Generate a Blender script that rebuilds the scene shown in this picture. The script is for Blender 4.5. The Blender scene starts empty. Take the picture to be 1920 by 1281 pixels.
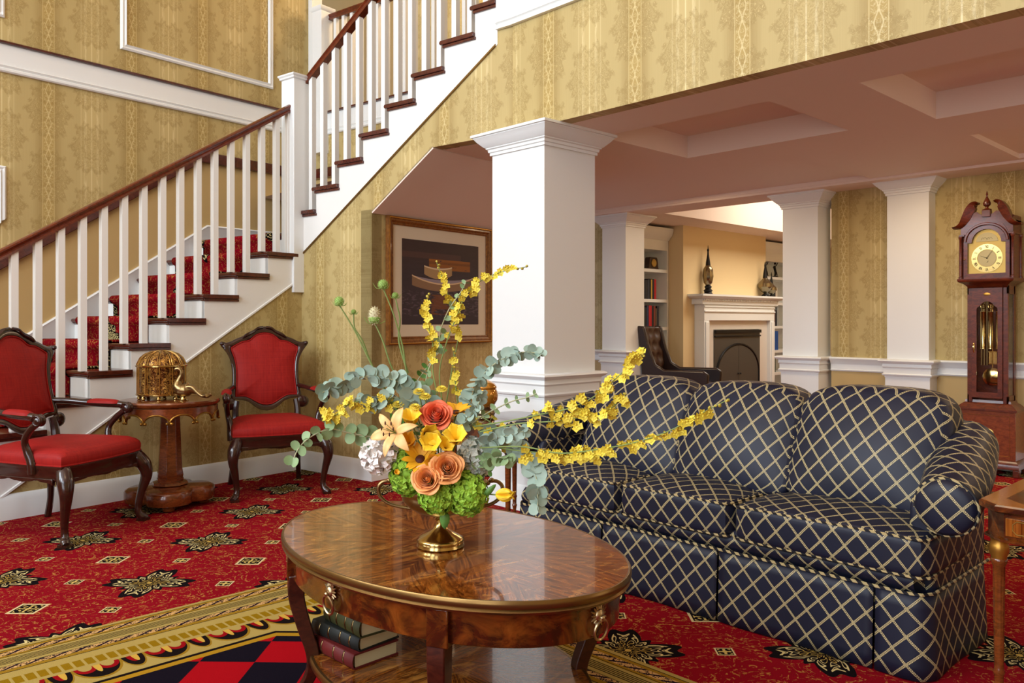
# lobby with staircase, sofa, oval table and flowers
KWIN=114; KLOW=34; KCH=40; KGAL=45; KDN=10; KFAR=60; KLNG=16; EXPO=.56
import bpy, math, random
from math import sin, cos, pi, radians, sqrt, atan2
from mathutils import Vector, Matrix
SC = bpy.context.scene
COL = SC.collection
random.seed(7)
# ---------------------------------------------------------------- frames
TH = radians(46.4); FOC = 1523.0; CX = 960.0; HY = 604.0; EYE = 1.2
Fv = (-sin(TH), cos(TH)); Rv = (cos(TH), sin(TH))
AL = radians(8.4)                       # the stair hall is turned 8.4 degrees
XP = (cos(AL), sin(AL)); YP = (-sin(AL), cos(AL))
def LW(p):                               # stair-hall coordinates -> world
    return (p[0]*XP[0]+p[1]*YP[0], p[0]*XP[1]+p[1]*YP[1], p[2])
def at(u, v, t):                         # where a sight line is t metres out
    a = (u-CX)/FOC; b = -(v-HY)/FOC
    return Vector(((Fv[0]+a*Rv[0])*t, (Fv[1]+a*Rv[1])*t, EYE+b*t))
# ---------------------------------------------------------------- scene graph
def put(o, parent=None):
    COL.objects.link(o)
    if parent is not None: o.parent = parent
    return o
def tag(o, label=None, cat=None, group=None, kind=None):
    if label: o['label'] = label
    if cat: o['category'] = cat
    if group: o['group'] = group
    if kind: o['kind'] = kind
    return o
def thing(name, label, cat, loc=(0,0,0), rz=0.0, group=None):
    o = bpy.data.objects.new(name, None); o.empty_display_size = .1
    o.location = loc; o.rotation_euler = (0,0,rz); put(o)
    return tag(o, label, cat, group)
def kids(o): return [c for c in COL.objects if c.parent == o]
def dup(o, loc=None, rz=None, label=None, parent=None):
    c = o.copy(); COL.objects.link(c)
    if parent is not None: c.parent = parent
    for ch in kids(o): dup(ch, parent=c)
    if loc is not None: c.location = loc
    if rz is not None: c.rotation_euler = (0,0,rz)
    if label: c['label'] = label
    return c
# ---------------------------------------------------------------- mesh builder
def catmull(P, k=6, closed=False):
    P = [Vector(p) for p in P]; n = len(P); out = []
    rng = range(n) if closed else range(n-1)
    for i in rng:
        if closed: a,b,c,d = P[(i-1)%n],P[i],P[(i+1)%n],P[(i+2)%n]
        else: a,b,c,d = P[max(i-1,0)],P[i],P[i+1],P[min(i+2,n-1)]
        for j in range(k):
            t = j/k
            out.append(.5*((2*b)+(-a+c)*t+(2*a-5*b+4*c-d)*t*t+(-a+3*b-3*c+d)*t**3))
    if not closed: out.append(P[-1])
    return out
def lerpl(L, x):
    n = len(L)-1; f = max(0,min(1,x))*n; i = min(int(f), n-1); t = f-i
    return L[i]*(1-t)+L[i+1]*t
class MB:
    def __init__(s): s.v=[]; s.f=[]; s.u=[]; s.M=None
    def vert(s, p):
        p = Vector(p)
        if s.M is not None: p = s.M @ p
        s.v.append(p); return len(s.v)-1
    def face(s, idx, uv=None):
        s.f.append(tuple(idx)); s.u.append(uv)
    def poly(s, pts, uv=None): s.face([s.vert(p) for p in pts], uv)
    def box(s, c, d, uvs=None):
        x,y,z = c; a,b,h = d[0]/2,d[1]/2,d[2]/2
        q=[s.vert((x+i*a,y+j*b,z+k*h)) for i in(-1,1) for j in(-1,1) for k in(-1,1)]
        dim = lambda n:{0:(d[1],d[2]),1:(d[0],d[2]),2:(d[0],d[1])}[n]
        for f,n in (((0,1,3,2),0),((4,6,7,5),0),((0,4,5,1),1),((2,3,7,6),1),((0,2,6,4),2),((1,5,7,3),2)):
            uv=[]
            for i in f:
                p=s.v[q[i]] if s.M is None else Vector((x+(a if i>3 else -a), y+(b if (i//2)%2 else -b), z+(h if i%2 else -h)))
                uv.append({0:(p.y,p.z),1:(p.x,p.z),2:(p.x,p.y)}[n])
            s.face([q[i] for i in f], uv)
        return s
    def bb(s, x0,x1,y0,y1,z0,z1): return s.box(((x0+x1)/2,(y0+y1)/2,(z0+z1)/2),(x1-x0,y1-y0,z1-z0))
    def grid(s, fn, nu, nv, cu=False, cv=False, uv=None, flip=False):
        U = nu if cu else nu+1; V = nv if cv else nv+1
        ix=[[s.vert(fn(i/nu, j/nv)) for j in range(V)] for i in range(U)]
        for i in range(nu):
            for j in range(nv):
                q=[ix[i][j], ix[(i+1)%U][j], ix[(i+1)%U][(j+1)%V], ix[i][(j+1)%V]]
                uu=None
                if uv: uu=[uv(i/nu,j/nv),uv((i+1)/nu,j/nv),uv((i+1)/nu,(j+1)/nv),uv(i/nu,(j+1)/nv)]
                if flip: q=q[::-1]; uu=uu[::-1] if uu else None
                s.face(q,uu)
        return s
    def lathe(s, prof, n=32, c=(0,0,0), sx=1, sy=1, lobe=None, cap=True):
        m=len(prof); ix=[]
        for r,z in prof:
            row=[]
            for i in range(n):
                a=2*pi*i/n; k=r*(lobe(a,z) if lobe else 1)
                row.append(s.vert((c[0]+k*cos(a)*sx, c[1]+k*sin(a)*sy, c[2]+z)))
            ix.append(row)
        for j in range(m-1):
            for i in range(n):
                s.face([ix[j][i],ix[j][(i+1)%n],ix[j+1][(i+1)%n],ix[j+1][i]],
                       [(i/n,prof[j][1]),((i+1)/n,prof[j][1]),((i+1)/n,prof[j+1][1]),(i/n,prof[j+1][1])])
        if cap:
            if prof[0][0]>1e-5: s.face(ix[0][::-1])
            if prof[-1][0]>1e-5: s.face(ix[-1])
        return s
    def rings(s, loops, cap=True, closed=False):
        ix=[[s.vert(p) for p in L] for L in loops]; n=len(loops[0]); m=len(ix)
        for j in range(m if closed else m-1):
            A=ix[j];B=ix[(j+1)%m]
            for i in range(n): s.face([A[i],A[(i+1)%n],B[(i+1)%n],B[i]])
        if cap and not closed: s.face(ix[0][::-1]); s.face(ix[-1])
        return s
    def sq(s, prof, hx, hy, c=(0,0,0)):   # square 'lathe': prof (offset beyond the half size, z)
        L=[]
        for o,z in prof:
            a=hx+o;b=hy+o
            L.append([(c[0]-a,c[1]-b,c[2]+z),(c[0]+a,c[1]-b,c[2]+z),(c[0]+a,c[1]+b,c[2]+z),(c[0]-a,c[1]+b,c[2]+z)])
        return s.rings(L)
    def tube(s, P, r, n=8, cap=True, closed=False, flat=1.0, up=None):
        P=[Vector(p) for p in P]; m=len(P); R=r if isinstance(r,(list,tuple)) else [r]
        L=[]; prev=None
        for i,p in enumerate(P):
            if closed: t=P[(i+1)%m]-P[i-1]
            else: t=P[min(i+1,m-1)]-P[max(i-1,0)]
            if t.length<1e-9: t=Vector((0,0,1))
            t.normalize()
            if up is not None: b=Vector(up)
            elif prev is not None: b=prev
            else: b=Vector((0,0,1)) if abs(t.z)<.9 else Vector((1,0,0))
            x=b-t*b.dot(t)
            if x.length<1e-6: x=t.orthogonal()
            x.normalize(); y=t.cross(x); prev=x
            rr=lerpl(R,i/(m-1) if m>1 else 0) if len(R)>1 else R[0]
            L.append([p+x*(rr*cos(2*pi*k/n))+y*(rr*flat*sin(2*pi*k/n)) for k in range(n)])
        return s.rings(L,cap,closed)
    def sweep(s, P, prof, up=(0,0,1), closed=False, cap=True):
        """profile (side, up) swept along P with mitred corners; side = right of travel"""
        P=[Vector(p) for p in P]; m=len(P); up=Vector(up); L=[]
        for i in range(m):
            d0=(P[i]-P[i-1]) if (i>0 or closed) else (P[1]-P[0])
            d1=(P[(i+1)%m]-P[i]) if (i<m-1 or closed) else d0
            h0=(d0-up*d0.dot(up)).normalized(); h1=(d1-up*d1.dot(up)).normalized()
            n0=h0.cross(up); n1=h1.cross(up); nn=(n0+n1)
            if nn.length<1e-6: nn=n0.copy()
            nn.normalize(); k=1/max(.2,nn.dot(n0))
            L.append([P[i]+nn*(a*k)+up*b for a,b in prof])
        return s.rings(L,cap,closed)
    def prism(s, poly, y0, y1, axis='y', uv=True):
        """2-D outline (a,b) extruded along axis"""
        def mk(a,b,c): return {'y':(a,c,b),'x':(c,a,b),'z':(a,b,c)}[axis]
        A=[s.vert(mk(a,b,y0)) for a,b in poly]; B=[s.vert(mk(a,b,y1)) for a,b in poly]
        U=[(a,b) for a,b in poly]; n=len(poly)
        s.face(A,U); s.face(B[::-1],U[::-1]); acc=0
        for i in range(n):
            j=(i+1)%n; d=math.dist(poly[i],poly[j])
            s.face([A[i],B[i],B[j],A[j]],[(acc,0),(acc,y1-y0),(acc+d,y1-y0),(acc+d,0)]); acc+=d
        return s
    def ball(s, c, r, n=12, m=8, fn=None):
        r=r if isinstance(r,(tuple,list)) else (r,r,r)
        def f(u,v):
            a=2*pi*u; b=pi*(v-.5); k=fn(a,b) if fn else 1
            return (c[0]+r[0]*k*cos(b)*cos(a), c[1]+r[1]*k*cos(b)*sin(a), c[2]+r[2]*k*sin(b))
        return s.grid(f,n,m,cu=True,uv=lambda u,v:(u,v))
    def rbox(s, c, h, n=4.0, k=8, fn=None, uvo=(0,0)):
        """superquadric rounded box; h half sizes; fn deforms; uv in metres, wrapped over the front edge"""
        for ax in range(3):
            for sg in (-1,1):
                def f(u,v,ax=ax,sg=sg):
                    a=2*u-1; b=2*v-1
                    a=math.copysign(abs(a)**.8,a); b=math.copysign(abs(b)**.8,b)
                    p=[0,0,0]; p[ax]=sg; p[(ax+1)%3]=a; p[(ax+2)%3]=b
                    L=sum(abs(q)**n for q in p)**(1/n); p=[q/L for q in p]
                    q=(p[0]*h[0],p[1]*h[1],p[2]*h[2])
                    if fn: q=fn(q)
                    return (c[0]+q[0],c[1]+q[1],c[2]+q[2])
                def uv(u,v,ax=ax,sg=sg):
                    a=2*u-1;b=2*v-1
                    a=math.copysign(abs(a)**.8,a); b=math.copysign(abs(b)**.8,b)
                    p=[0,0,0];p[ax]=sg;p[(ax+1)%3]=a;p[(ax+2)%3]=b
                    x,y,z=[p[i]*h[i] for i in range(3)]
                    if ax==0: r=(y+h[1]+h[0],z)
                    elif ax==1: r=(x,z) if sg<0 else (x,-z+4)
                    else: r=(x,(h[2]+(y+h[1]))*sg)
                    return (r[0]+uvo[0]+c[0],r[1]+uvo[1]+c[2])
                s.grid(f,k,k,uv=uv,flip=(sg<0))
        return s
    def build(s, name, mat, parent=None, ang=35, weld=False, bevel=0, sub=0, solid=0):
        me=bpy.data.meshes.new(name); me.from_pydata([tuple(p) for p in s.v],[],s.f)
        uvl=me.uv_layers.new(name='UVMap'); 
        for pi_,p in enumerate(me.polygons):
            uu=s.u[pi_]
            for k,li in enumerate(p.loop_indices):
                if uu: uvl.data[li].uv=uu[k]
                else:
                    co=me.vertices[me.loops[li].vertex_index].co; nn=p.normal
                    ax=max(range(3),key=lambda i:abs(nn[i]))
                    uvl.data[li].uv={0:(co.y,co.z),1:(co.x,co.z),2:(co.x,co.y)}[ax]
        if True:
            import bmesh
            bm=bmesh.new(); bm.from_mesh(me)
            if weld: bmesh.ops.remove_doubles(bm,verts=bm.verts,dist=1e-5)
            bmesh.ops.recalc_face_normals(bm,faces=bm.faces)
            bm.to_mesh(me); bm.free()
        me.materials.append(mat)
        if ang>0:
            me.shade_smooth()
            me.set_sharp_from_angle(angle=radians(ang))
        o=bpy.data.objects.new(name,me); put(o,parent)
        if solid:
            m=o.modifiers.new('t','SOLIDIFY'); m.thickness=solid; m.offset=0
        if bevel:
            m=o.modifiers.new('b','BEVEL'); m.width=bevel; m.segments=2; m.limit_method='ANGLE'; m.angle_limit=radians(40)
        if sub:
            m=o.modifiers.new('s','SUBSURF'); m.levels=sub; m.render_levels=sub
        return o
def struct(mb, name, mat, **k):
    o=mb.build(name,mat,None,**k); o['kind']='structure'; return o
# ---------------------------------------------------------------- node expressions
def lin(c):
    if isinstance(c,str): c=tuple(int(c[i:i+2],16) for i in (0,2,4))
    f=lambda x:(x/12.92 if x<=.04045 else ((x+.055)/1.055)**2.4)
    return tuple(f(x/255) for x in c[:3])+(1,)
class N:
    nt=None
    def __init__(s,k): s.k=k
    @staticmethod
    def op(o,*a,clamp=False):
        n=N.nt.nodes.new('ShaderNodeMath'); n.operation=o; n.use_clamp=clamp
        for i,x in enumerate(a):
            k=x.k if isinstance(x,N) else x
            if isinstance(k,(int,float)): n.inputs[i].default_value=k
            else: N.nt.links.new(k,n.inputs[i])
        return N(n.outputs[0])
    def __add__(s,o): return N.op('ADD',s,o)
    __radd__=__add__
    def __sub__(s,o): return N.op('SUBTRACT',s,o)
    def __rsub__(s,o): return N.op('SUBTRACT',o,s)
    def __mul__(s,o): return N.op('MULTIPLY',s,o)
    __rmul__=__mul__
    def __truediv__(s,o): return N.op('DIVIDE',s,o)
    def __rtruediv__(s,o): return N.op('DIVIDE',o,s)
    def __gt__(s,o): return N.op('GREATER_THAN',s,o)
    def __lt__(s,o): return N.op('LESS_THAN',s,o)
def nfract(a): return N.op('FRACT',a)
def ncen(a): return nfract(a+.5)-.5         # signed distance to nearest integer
def nabs(a): return N.op('ABSOLUTE',a)
def nsin(a): return N.op('SINE',a)
def ncos(a): return N.op('COSINE',a)
def nmin(a,b): return N.op('MINIMUM',a,b)
def nmax(a,b): return N.op('MAXIMUM',a,b)
def nhyp(a,b): return N.op('SQRT',a*a+b*b)
def nang(y,x): return N.op('ARCTAN2',y,x)
def nfloor(a): return N.op('FLOOR',a)
def sel(c,a,b): return b+(a-b)*c
def band(x,a,b): return (x>a)*(x<b)
def sm(x,a,b):
    n=N.nt.nodes.new('ShaderNodeMapRange'); n.interpolation_type='SMOOTHSTEP'
    N.nt.links.new(x.k,n.inputs[0]); n.inputs[1].default_value=a; n.inputs[2].default_value=b
    return N(n.outputs[0])
def ncomb(x,y,z=0):
    n=N.nt.nodes.new('ShaderNodeCombineXYZ')
    for i,q in enumerate((x,y,z)):
        k=q.k if isinstance(q,N) else q
        if isinstance(k,(int,float)): n.inputs[i].default_value=k
        else: N.nt.links.new(k,n.inputs[i])
    return n.outputs[0]
def nnoise(vec,scale,detail=2,rough=.5,dist=0,color=False):
    n=N.nt.nodes.new('ShaderNodeTexNoise'); N.nt.links.new(vec,n.inputs['Vector'])
    n.inputs['Scale'].default_value=scale; n.inputs['Detail'].default_value=detail
    n.inputs['Roughness'].default_value=rough; n.inputs['Distortion'].default_value=dist
    return N(n.outputs[0]) if not color else n.outputs[1]
def nvor(vec,scale,feature='F1'):
    n=N.nt.nodes.new('ShaderNodeTexVoronoi'); n.feature=feature; N.nt.links.new(vec,n.inputs['Vector'])
    n.inputs['Scale'].default_value=scale
    return N(n.outputs['Distance'])
def mixc(f,a,b):
    n=N.nt.nodes.new('ShaderNodeMix'); n.data_type='RGBA'
    k=f.k if isinstance(f,N) else f
    if isinstance(k,(int,float)): n.inputs[0].default_value=k
    else: N.nt.links.new(k,n.inputs[0])
    for i,c in ((6,a),(7,b)):
        if isinstance(c,(tuple,str)): n.inputs[i].default_value=lin(c)
        else: N.nt.links.new(c,n.inputs[i])
    return n.outputs[2]
def coords(kind='UV'):
    n=N.nt.nodes.new('ShaderNodeTexCoord'); s=N.nt.nodes.new('ShaderNodeSeparateXYZ')
    N.nt.links.new(n.outputs[kind],s.inputs[0])
    return N(s.outputs[0]),N(s.outputs[1]),N(s.outputs[2]),n.outputs[kind]
def mat(name, col='ffffff', rough=.5, metal=0, coat=0, coatr=.1, spec=.5, bump=None, trans=0, ior=1.45, sheen=0, fn=None, emit=None, sss=0, alpha=1):
    m=bpy.data.materials.new(name); m.use_nodes=True; nt=m.node_tree; N.nt=nt
    b=nt.nodes['Principled BSDF']
    b.inputs['Roughness'].default_value=rough; b.inputs['Metallic'].default_value=metal
    b.inputs['Coat Weight'].default_value=coat; b.inputs['Coat Roughness'].default_value=coatr
    b.inputs['Specular IOR Level'].default_value=spec
    b.inputs['Transmission Weight'].default_value=trans; b.inputs['IOR'].default_value=ior
    if sheen: b.inputs['Sheen Weight'].default_value=sheen; b.inputs['Sheen Roughness'].default_value=.4
    if emit: b.inputs['Emission Color'].default_value=lin(emit[0]); b.inputs['Emission Strength'].default_value=emit[1]
    if alpha<1: b.inputs['Alpha'].default_value=alpha
    b.inputs['Base Color'].default_value=lin(col)
    if fn:
        r=fn()
        if isinstance(r,dict):
            if 'col' in r: nt.links.new(r['col'],b.inputs['Base Color'])
            if 'rough' in r: nt.links.new(r['rough'].k,b.inputs['Roughness'])
            if 'metal' in r: nt.links.new(r['metal'].k,b.inputs['Metallic'])
            if 'h' in r:
                n=nt.nodes.new('ShaderNodeBump'); n.inputs['Strength'].default_value=r.get('bs',.3); n.inputs['Distance'].default_value=r.get('bd',.01)
                nt.links.new(r['h'].k,n.inputs['Height']); nt.links.new(n.outputs[0],b.inputs['Normal'])
        else: nt.links.new(r,b.inputs['Base Color'])
    return m
# ================================================================ materials
M={}
def f_paper():                            # gold damask striped wallpaper; u along the wall, v up, metres
    u,v,_,vec=coords('UV')
    k=(u-2.841)/.675; c=ncen(k)*.675       # distance from the laced band
    c2=ncen(k+.5)*.675                     # distance from the stem line
    def damask(cx,zz,per=.525):
        z=ncen(zz/per)*per; ax=nabs(cx)
        n1=nnoise(ncomb(ax,z,0),13,3,.65,1.0); n2=nnoise(ncomb(ax,z,5),26,2,.55,2.4)
        r=nhyp(cx/.165,z/.215); a=nang(z,cx)
        lob=1+.10*ncos(a*6)+.09*ncos(a*14)+.05*nsin(ax*150+z*80)+(n1-.5)*.45
        q=r/lob
        body=sm(q,1.02,.95)
        veins=sm(nabs(n2-.5),.055,.02)                 # curling leaf veins inside
        edge=band(q,.80,.90)+band(q,.36,.44)
        return body*(.45+.55*nmin(veins+edge,1)), body*sm(nabs(n2-.56),.03,.01)
    b1,s1=damask(c,v-2.36); b2,s2=damask(c2,v-2.64)
    body=nmax(b1,b2); hl=nmax(s1,s2)
    ac=nabs(c); bandm=sm(ac,.050,.045)
    wv=nnoise(ncomb(ac*1.0,ncen(v/.1313)*.1313,2),75,2,.6,1.0)
    lace=sm(nabs(ac-.011-.009*nsin(v*2*pi/.1313)),.005,.001)*.8+sm(nabs(ac-.043),.004,.0015)*.6+sm(wv,.52,.60)*(ac<.036)*.5
    ac2=nabs(c2); dash=nnoise(ncomb(u*40,v*5,0),2.2,2)
    stem=sm(ac2,.006,.002)+sm(nabs(ac2-.050),.016,.004)*sm(dash,.35,.6)*.8+sm(nabs(ac2-.085),.005,.001)*.5
    satin=sm(ac2,.13,.0); shade=sm(ac,.045,.13)          # woven shading next to the bands
    fine=nnoise(ncomb(u*150,v*1.2,0),1.5,2)
    base=mixc(shade,'a0884f','b5a068')
    base=mixc(fine*.25,base,'d6c48c')
    base=mixc(satin*.35,base,'d3bd80')
    base=mixc(bandm*.32,base,'bd9f52')
    base=mixc(nmin(stem,1)*.6,base,'e6d7a2')
    base=mixc(body*.46,base,'8f763c')
    base=mixc(nmin(hl,1)*.4,base,'dcc88c')
    base=mixc(bandm*nmin(lace,1)*.6,base,'e4d49c')
    return dict(col=base, rough=.6-.2*nmin(stem+bandm*lace,1), h=body*-.4+nmin(stem,1)*.3+fine*.2, bs=.12, bd=.004)
M['paper']=mat('gold damask wallpaper',fn=f_paper,rough=.55)
M['white']=mat('white satin trim paint','e9ecea',.34,coat=.1)
M['white_r']=mat('white stair paint','e9e9e4',.4)
M['tan']=mat('tan wall paint','c0a46c',.6)
M['tan_far']=mat('warm yellow wall paint','e0c899',.6)
M['ceil']=mat('ceiling paint','efdccd',.75)
def wood(c0,c1,c2,sc=1.0,stretch=(1,1,8),dist=1.0):
    def f():
        t=N.nt.nodes.new('ShaderNodeTexCoord'); mp=N.nt.nodes.new('ShaderNodeMapping')
        N.nt.links.new(t.outputs['Object'],mp.inputs[0]); mp.inputs['Scale'].default_value=tuple(sc*s for s in stretch)
        v=mp.outputs[0]; a=nnoise(v,4,4,.6,dist); b=nnoise(v,14,3,.6,.4)
        c=mixc(sm(a,.3,.7),c0,c1); c=mixc(sm(b,.5,.8)*.6,c,c2)
        return dict(col=c)
    return f
M['rail']=mat('red mahogany rail',rough=.2,coat=.4,fn=wood('54200f','6d2c14','3a120a',2,(3,3,3)))
M['tread']=mat('dark mahogany tread',rough=.25,coat=.4,fn=wood('43180f','5a2416','2c0f0a',2,(3,3,3)))
M['darkwood']=mat('dark carved mahogany',rough=.24,coat=.5,fn=wood('24100b','371911','170906',3,(2,2,6)))
M['pedwood']=mat('red brown polished wood',rough=.22,coat=.5,fn=wood('5a2a10','7a3c18','38170a',3,(2,2,5)))
M['clockwood']=mat('clock mahogany',rough=.32,coat=.25,fn=wood('4a1a0c','6c2c12','2c0d08',2,(2,2,5)))
M['clockinlay']=mat('clock panel mahogany',rough=.3,coat=.3,fn=wood('6a2c14','88401e','4a1c0e',3,(2,2,4)))
M['tabledark']=mat('table leg walnut',rough=.32,coat=.2,fn=wood('2e120a','451e10','1a0a06',3,(2,2,5)))
def f_burl():
    x,y,z,v=coords('Object')
    a=nang(y/.65,x); r=nhyp(x,y/.65)
    seg=ncen(a*(8/(2*pi)))
    vec=ncomb(r*4+nabs(seg)*3,nabs(seg)*r*9,nfloor(a*(8/(2*pi)))*3.1)
    n1=nnoise(vec,3.2,5,.65,1.6); n2=nnoise(ncomb(x*9,y*3,z),3,4,.6,1.0)
    c=mixc(sm(n1,.35,.68),'471c06','96541b'); c=mixc(sm(n2,.50,.72)*.7,c,'b87c36'); c=mixc(sm(n1,.42,.30)*.5,c,'2c1006')
    return dict(col=c)
M['burl']=mat('polished burl veneer',rough=.12,coat=.5,coatr=.015,spec=.5,fn=f_burl)
def f_apron():
    x,y,z,v=coords('Object')
    n1=nnoise(ncomb(x*1.6,y*1.6,z*2.2),5,5,.65,1.2)
    c=mixc(sm(n1,.38,.66),'341405','70390f'); c=mixc(sm(n1,.6,.8)*.6,c,'925620')
    return dict(col=c)
M['apron']=mat('burl apron veneer',rough=.2,coat=.6,coatr=.06,fn=f_apron)
M['bronze']=mat('antique bronze edging','7c5e34',.3,metal=.85)
M['brass']=mat('polished brass','c4a768',.18,metal=1)
M['brassd']=mat('aged brass','8f7850',.3,metal=1)
M['lionmetal']=mat('antique nickel brass','b8a27c',.35,metal=1)
M['gilt']=mat('gilt moulding','b98a3e',.35,metal=.9)
M['gold']=mat('gold leaf dial','b3924c',.35,metal=.7)
def f_casket():
    x,y,z,v=coords('Object')
    a=nang(y,x); n=nnoise(v,55,3,.7,1.2); n2=nnoise(v,28,2,.6,2.0)
    pat=sm(nabs(n2-.5),.04,.015)
    return dict(col=mixc(nmin(pat+sm(n,.5,.6)*.6,1),'4a240e','d2a04e'),metal=.6+pat*.4,h=pat,bs=.5,bd=.004)
M['casket']=mat('pierced gilt metal',rough=.3,metal=.9,fn=f_casket)
def f_red():
    u,v,_,vec=coords('Object')
    n=nnoise(ncomb(u*1,v*1,_*90),2,3,.6); n2=nnoise(ncomb(u*80,v*1,_*1),2,3,.6)
    n3=nnoise(ncomb(u*70,v*70,_*2),1.5,2,.6)
    c=mixc(sm(n*.5+n2*.5,.3,.7),'8a1413','a02019'); c=mixc(sm(n3,.4,.8)*.45,c,'760c10')
    return dict(col=c,h=n+n2,bs=.12,bd=.002)
M['redsilk']=mat('red slub silk',rough=.6,spec=.25,fn=f_red)
def f_sofa():
    u,v,_,vec=coords('UV')
    W=.087;H=.092
    p=u/W+v/H; q=u/W-v/H
    def wheat(p,q):
        d=ncen(p); ad=nabs(d)
        inside=band(ad,.009,.062)
        chev=nfract(q*11+ad*11)<.66
        return inside*chev
    l=nmax(wheat(p,q),wheat(q,p))
    knot=(nabs(ncen(p))<.09)*(nabs(ncen(q))<.09)
    kn=nhyp(ncen(p),ncen(q)); star=(kn<.10)*(ncos(nang(ncen(p),ncen(q))*8)>-.2)
    l=sel(knot,star,l)
    vz=nnoise(vec,7,2)
    base=mixc(vz,'101222','191d32')
    col=mixc(l,base,'cfbd88')
    return dict(col=col,rough=.50-.12*l,h=l,bs=.3,bd=.002)
M['sofa']=mat('navy satin with gold lattice',rough=.4,spec=.4,fn=f_sofa)
def f_pipe():
    x,y,z,v=coords('Object')
    return dict(col=mixc(nfract((x+y*.7+z*.9)*26)<.5,'10111a','b3a071'))
M['piping']=mat('navy and gold piping cord',rough=.5,fn=f_pipe)
# ---- carpet
def carpet_field(x,y,vec):
    n=nnoise(ncomb(x,y,0),5.5,2,.5,2.6); n2=nnoise(ncomb(x+7,y+3,0),9,2,.5,3.2); br=nnoise(ncomb(x,y,3),60,1)
    br2=nnoise(ncomb(x,y,9),22,2)
    l=nmax(sm(nabs(n-.5),.017,.008),sm(nabs(n2-.52),.022,.010)*sm(br2,.46,.54))*(br>.46)
    pile=nnoise(vec,420,1); big=nnoise(vec,3,2)
    c=mixc(big,'780a16','8a101e')
    c=mixc(l*.8,c,'b07a3c')
    return c,pile
def med(x,y,c):
    def one(c,ox,oy):
        a=ncen(x+3.857-ox); b=ncen((y-1.369)/.985-oy)*.985
        r=nhyp(a,b); th=nang(b,a)
        R=.158-.044*ncos(th*4)+.016*ncos(th*12)+.006*ncos(th*20)
        k=r/R
        blk=k<1.0
        w=nsin(k*13+1.0*ncos(th*8))*ncos(th*8+k*5)
        cr=band(nabs(w),.40,.68)*band(k,.12,.74)
        cr=nmax(cr,band(k,.74,.80)*(ncos(th*16)>-.75)); cr=nmax(cr,r<.012)
        yc=(k<.45)
        c=mixc(blk,c,'151012'); c=mixc(cr*blk,c,mixc(yc,'cdbb82','b99a4c'))
        return c
    c=one(c,0,0); c=one(c,.5,.5)
    def dia(c,ox,oy,px,py,s):
        a=ncen((x+3.857-ox)/px)*px; b=ncen((y-1.369-oy)/py)*py
        d=nmax(nabs(a+b),nabs(a-b)); i=(nabs(a+b)<.006)+(nabs(a-b)<.006)
        c=mixc(d<s,c,'cdb98a'); c=mixc(d<s*.82,c,'140f12')
        pet=(nsin(nhyp(a,b)*260)*ncos(nang(b,a)*4))>.35
        c=mixc((d<s*.7)*nmin(i+pet,1),c,'c6ab62')
        return c
    c=dia(c,.5,0,1.0,.985,.085); c=dia(c,0,.4925,1.0,.985,.085)
    c=dia(c,.25,.24625,.5,.4925,.048)
    return c
def rug(x,y,c):
    d=nmin(x+3.447,2.31-y)
    along=sel((x+3.447)<(2.31-y),y,x)
    dcut=nmin(d,((x+3.447)+(2.31-y)-.58)*.7071)
    dd=sel(d>.50,dcut,d)
    TAN='a48e4e';GOLD='8f6d1e';BLK='17100f';RED='8a0d14'
    b=mixc(band(d,.024,.04)+band(d,.077,.095)+band(d,.217,.24),TAN,GOLD)
    b=mixc(band(d,.020,.024)+band(d,.0895,.093)+band(d,.240,.2445)+band(d,.181,.184),b,BLK)
    st=band(d,.110,.166)*(nfract(d*90)<.5); b=mixc(st,b,'2a2013')
    for a,e in ((.040,.0765),(.185,.2166)):
        m=band(d,a,e); w=nnoise(ncomb(along,d,0),95,1,.5,1.5); ph=nsin(along*2*pi/.075+d*160)
        b=mixc(m,b,'c39a62'); b=mixc(m*nmax(w>.55,ph>.62),b,'1c1020')
    b=mixc(band(d,.300,.362)*(nfract(along/.037)<.74),b,'86660f')
    # scallops
    per=.235; s=ncen((along-1.14)/per)*per; s2=ncen((along-1.14)/per+.5)*per
    def lobe(b,s,hw,dep,big):
        e=nhyp(s/hw,(d-.385)/dep); m=d>.385
        b=mixc((e<1.12)*m,b,GOLD); b=mixc((e<1)*m,b,BLK)
        if big:
            f=nhyp((nabs(s)-hw*.5)/(hw*.5),(d-.385)/(dep*.52))
            b=mixc((f<1)*m,b,RED); b=mixc((f<.6)*m,b,TAN)
            b=mixc((nhyp(s/(hw*.16),(d-.385)/(dep*.62))<1)*m,b,'c09a40')
        else:
            b=mixc((nhyp(s/(hw*.55),(d-.385)/(dep*.6))<1)*m,b,RED); b=mixc((nhyp((s-.008)/(hw*.3),(d-.385)/(dep*.6))<1)*m,b,'c09a40')
        return b
    b=lobe(b,s,.073,.112,True); b=lobe(b,s2,.036,.10,False)
    b=mixc(band(dd,.528,.547),b,BLK); b=mixc(band(dd,.547,.578),b,'a37b1e')
    p=(x+2.84+y-1.18)/.2775; q=(x+2.84-(y-1.18))/.2635
    chk=nfract((nfloor(p)+nfloor(q))*.5)>.25
    inn=mixc((nfract((nfloor(p)+nfloor(q))*.5)<.25),'15101a','9c0c16')
    b=mixc(dd>.578,b,inn)
    return mixc(d>0,c,b)
def f_carpet():
    x,y,z,vec=coords('Object')
    c,pile=carpet_field(x,y,vec); c=med(x,y,c); c=rug(x,y,c)
    return dict(col=c,h=pile,bs=.4,bd=.004)
M['carpet']=mat('red axminster carpet',rough=1,spec=.03,fn=f_carpet)
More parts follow.
